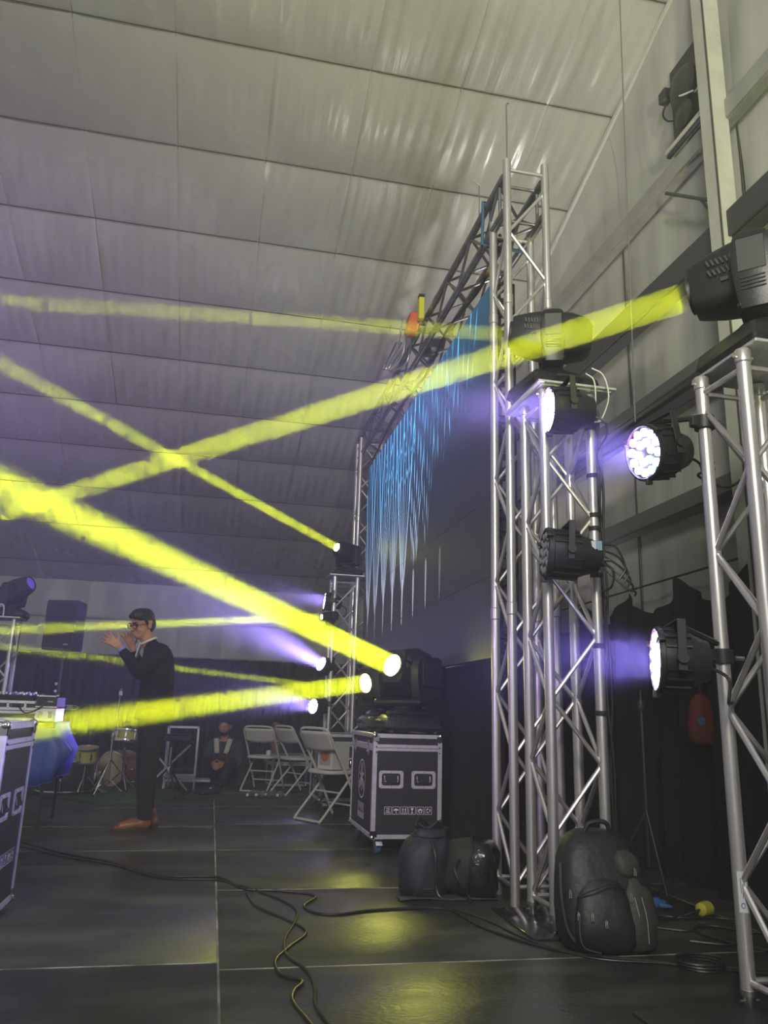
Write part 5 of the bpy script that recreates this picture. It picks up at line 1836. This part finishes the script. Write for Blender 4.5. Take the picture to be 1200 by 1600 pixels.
# ------------------------------------------------------------------ drum corner
rg_ = MB()
rq = [(-.88, 8.18), (.14, 9.02), (-.80, 10.25), (-2.05, 9.30)]
rg_._add([(x, y, .0005) for x, y in rq] + [(x, y, .010) for x, y in rq], [(0, 3, 2, 1), (4, 5, 6, 7), (0, 1, 5, 4), (1, 2, 6, 5), (2, 3, 7, 6), (3, 0, 4, 7)])
tag(rg_.build('green_rug', rug_m), 'dark green rug laid at an angle under the drums', 'rug')


def drum(name, label, loc, r, h, shell, rot=(0, 0, 0), lugs=8, head=drum_head):
    t = thing(name, label, 'drum', loc, rot)
    MB().lathe([(r, 0), (r, h)], 32).build('shell', shell, t)
    for z in (0.0, h):
        MB().lathe([(r + .012, z - .012), (r + .014, z), (r + .012, z + .012), (r - .004, z + .012), (r - .004, z - .012)], 32, None, False, False).build('hoop', chrome, t)
    MB().lathe([(r - .002, h + .002), (.002, h + .003)], 32, None, False, True).build('batter_head', head, t)
    MB().lathe([(r - .002, -.002), (.002, -.003)], 32, None, False, True).build('resonant_head', head, t)
    for k in range(lugs):
        a = 2 * PI * k / lugs
        lg = MB().box((r * 1.03 * math.cos(a), r * 1.03 * math.sin(a), h / 2), (.02, .02, min(.08, h * .5)), Euler((0, 0, a)), bev=.005).build('lug', chrome, t)
        MB().tube((r * 1.05 * math.cos(a), r * 1.05 * math.sin(a), 0.0), (r * 1.05 * math.cos(a), r * 1.05 * math.sin(a), h), .004, 6).build('tension_rod', chrome, lg)
    return t


def tripod(t, hub, spread=.24, r=.008, n=3, a0=.3, m=chrome):
    for k in range(n):
        a = 2 * PI * k / n + a0
        MB().tube((0, 0, hub), (spread * math.cos(a), spread * math.sin(a), .016), r, 8).build('leg', m, t)
        MB().sphere((spread * math.cos(a), spread * math.sin(a), .016), .014, 8, 6).build('rubber_foot', rubber, t)


drum('floor_drum', 'wide chrome hooped drum standing low behind the blue tarp', (-1.46, 9.25, .03), .285, .30, drum_dark)
drum('rack_tom', 'small yellow lit tom drum right of the blue tarp', (-1.25, 9.10, .33), .105, .14, drum_beam_yel, (R(10), 0, 0), 6)
tt = thing('tom_stand', 'thin chrome stand under the small tom drum', 'stand', (-1.25, 9.10, .01))
MB().tube((0, 0, .05), (0, 0, .318), .011, 8).build('pole', chrome, tt)
tripod(tt, .20, .16)
drum('snare_drum', 'pale snare drum on a stand beside the legs of the man', (-.90, 9.40, .54), .130, .11, drum_beam_yel, (R(-6), R(4), 0))
ss = thing('snare_stand', 'chrome snare stand with a basket and three legs', 'stand', (-.90, 9.40, .01))
MB().tube((0, 0, .12), (0, 0, .46), .011, 8).build('pole', chrome, ss)
for k in range(3):
    a = 2 * PI * k / 3
    MB().tube((0, 0, .43), (.11 * math.cos(a), .11 * math.sin(a), .515), .006, 6).build('basket_arm', chrome, ss)
tripod(ss, .22, .20, a0=.9)
drum('bass_drum', 'small wooden bass drum turned to show its tan skin', (-.92, 9.98, .21), .19, .26, wood_m, (R(90), 0, R(-32)))
cy = thing('cymbal_stand', 'tall chrome cymbal stand rising in front of the drums', 'stand', (-1.00, 9.02, .01))
MB().tube((0, 0, .10), (.0, 0, .60), .012, 8).build('lower_tube', chrome, cy)
MB().tube((0, 0, .58), (.03, 0, 1.02), .008, 8).build('upper_tube', chrome, cy)
MB().lathe([(.016, .56), (.020, .58), (.016, .62)], 10).build('collar', steel, cy)
MB().box((.03, 0, 1.035), (.035, .03, .05), bev=.006).build('tilter', chrome, cy)
MB().sphere((.03, 0, 1.07), .014, 8, 6).build('wing_nut', chrome, cy)
tripod(cy, .36, .30, .009, 3, .2)
for sx in (-1, 1):
    MB().tube((0, 0, .16), (sx * .14, .04, .03), .006, 6).build('brace', chrome, cy)
pedal = thing('drum_pedal', 'chrome drum pedal on the green rug', 'pedal', (-1.10, 9.30, .012), (0, 0, .4))
MB().box((0, 0, .012), (.09, .26, .012), Euler((.05, 0, 0)), bev=.003).build('footboard', steel, pedal)
MB().tube((-.05, .13, .0), (-.05, .13, .14), .007, 6).tube((.05, .13, .0), (.05, .13, .14), .007, 6).tube((-.05, .13, .13), (.05, .13, .13), .007, 6).build('frame', chrome, pedal)
MB().sphere((0, .10, .18), .024, 10, 7).build('beater', cap_white, pedal)
# percussion trap table behind the man: X stand with a tray, chrome framed rack beyond it
ks = thing('keyboard_stand', 'crossed leg keyboard stand right of the clapping man', 'stand', (-.42, 9.30, .01))
for s in (-1, 1):
    MB().box((0, -.12 * s, .27), (.70, .025, .025), Euler((0, R(46) * s, 0)), bev=.004).build('cross_leg', steel, ks)
for sx in (-1, 1):
    MB().box((sx * .24, 0, .018), (.03, .36, .03), bev=.005).build('foot_bar', blackm, ks)
    MB().box((sx * .24, 0, .525), (.03, .36, .025), bev=.005).build('top_bar', blackm, ks)
MB().lathe([(.03, -.02), (.03, .02)], 12, Matrix.Translation((0, 0, .27)) @ Matrix.Rotation(PI / 2, 4, 'X')).build('hinge', chrome, ks)
kb = thing('keyboard', 'dark covered keyboard lying on the crossed stand', 'keyboard', (-.43, 9.30, .548))
MB().box((0, 0, .04), (.46, .26, .07), bev=.012).build('case', greyp, kb)
MB().box((0, -.08, .078), (.42, .10, .006)).build('key_bed', blackp, kb)
hs = thing('hat_stand', 'short chrome stand with tripod legs under the keyboard', 'stand', (-.38, 8.86, .01))
MB().tube((0, 0, .10), (0, 0, .50), .012, 8).build('pole', chrome, hs)
MB().lathe([(.016, .22), (.026, .24), (.026, .28), (.016, .30)], 10).build('collar', chrome, hs)
tripod(hs, .30, .26, .011, 3, .9, blackm)
fr = thing('equipment_rack', 'open aluminium frame standing behind the keyboard stand', 'frame', (-.30, 9.86, 0))
for sx in (-1, 1):
    for sy in (-1, 1):
        MB().box((sx * .17, sy * .14, .35), (.022, .022, .70), bev=.003).build('upright', alu_edge, fr)
for z in (.14, .69):
    for sy in (-1, 1):
        MB().box((0, sy * .14, z), (.36, .022, .022), bev=.003).build('cross_rail', alu_edge, fr)
    for sx in (-1, 1):
        MB().box((sx * .17, 0, z), (.022, .30, .022), bev=.003).build('cross_rail', alu_edge, fr)
MB().box((.10, -.02, .10), (.50, .26, .03), bev=.004).build('lower_shelf', alu_edge, fr)
pb = thing('effects_pedal', 'dark pedal board with a pale switch on the rug edge', 'pedal', (.02, 9.15, .012), (0, 0, R(38)))
MB().box((0, 0, .03), (.26, .16, .05), bev=.01, taper=(.9, .8)).build('board', blackp, pb)
MB().lathe([(.014, .05), (.012, .066)], 10, Matrix.Translation((.05, 0, 0))).build('switch', cap_white, pb)
# label on the unlit par, arrow sign on the back drape
off_par = [o for o in bpy.data.objects if o.get('label', '').startswith('unlit black par can')][0]
MB().box((.215, -.122, .028), (.052, .004, .046), Euler((0, 0, -.19)), bev=.001).build('maker_label', display_m, off_par)
MB().box((.200, -.1235, .028), (.020, .004, .040), Euler((0, 0, -.19)), bev=.001).build('maker_label', cap_white, off_par)
sg = thing('arrow_sign', 'small pale outlined arrow sign pinned to the back drape', 'sign', (-2.25, 13.785, 0.86))
MB().path([(-.16, 0, -.03), (.09, 0, -.03), (.14, 0, 0.0), (.09, 0, .03), (-.16, 0, .03)], .005, 5, closed=True).build('arrow_outline', white_print, sg)
MB().box((-.0, 0, .0), (.09, .006, .085), bev=.002).build('sign_card', grey_print, sg)

GROUPS = {'par_can': 'par cans on the towers', 'moving_head': 'moving head lights', 'lighting_tower': 'truss lighting towers', 'flight_case': 'flight cases on the stage',
          'floor_cable': 'cables lying on the deck', 'light_beam': 'yellow light beams', 'light_haze': 'violet glows in front of par cans', 'top_plate': 'plates on the towers', 'thin_rod': 'thin rods above the truss'}
for o in bpy.data.objects:
    k = o.name.split('.')[0]
    if k in GROUPS and o.parent is None:
        o['group'] = GROUPS[k]

# thin theatrical haze filling the hall
hz = MB().box((-1.2, 6.6, 2.85), (8.3, 14.7, 5.9)).build('hall_haze', volume_mat(0.011))
tag(hz, 'thin grey theatrical haze filling the whole hall', 'haze', kind='stuff')
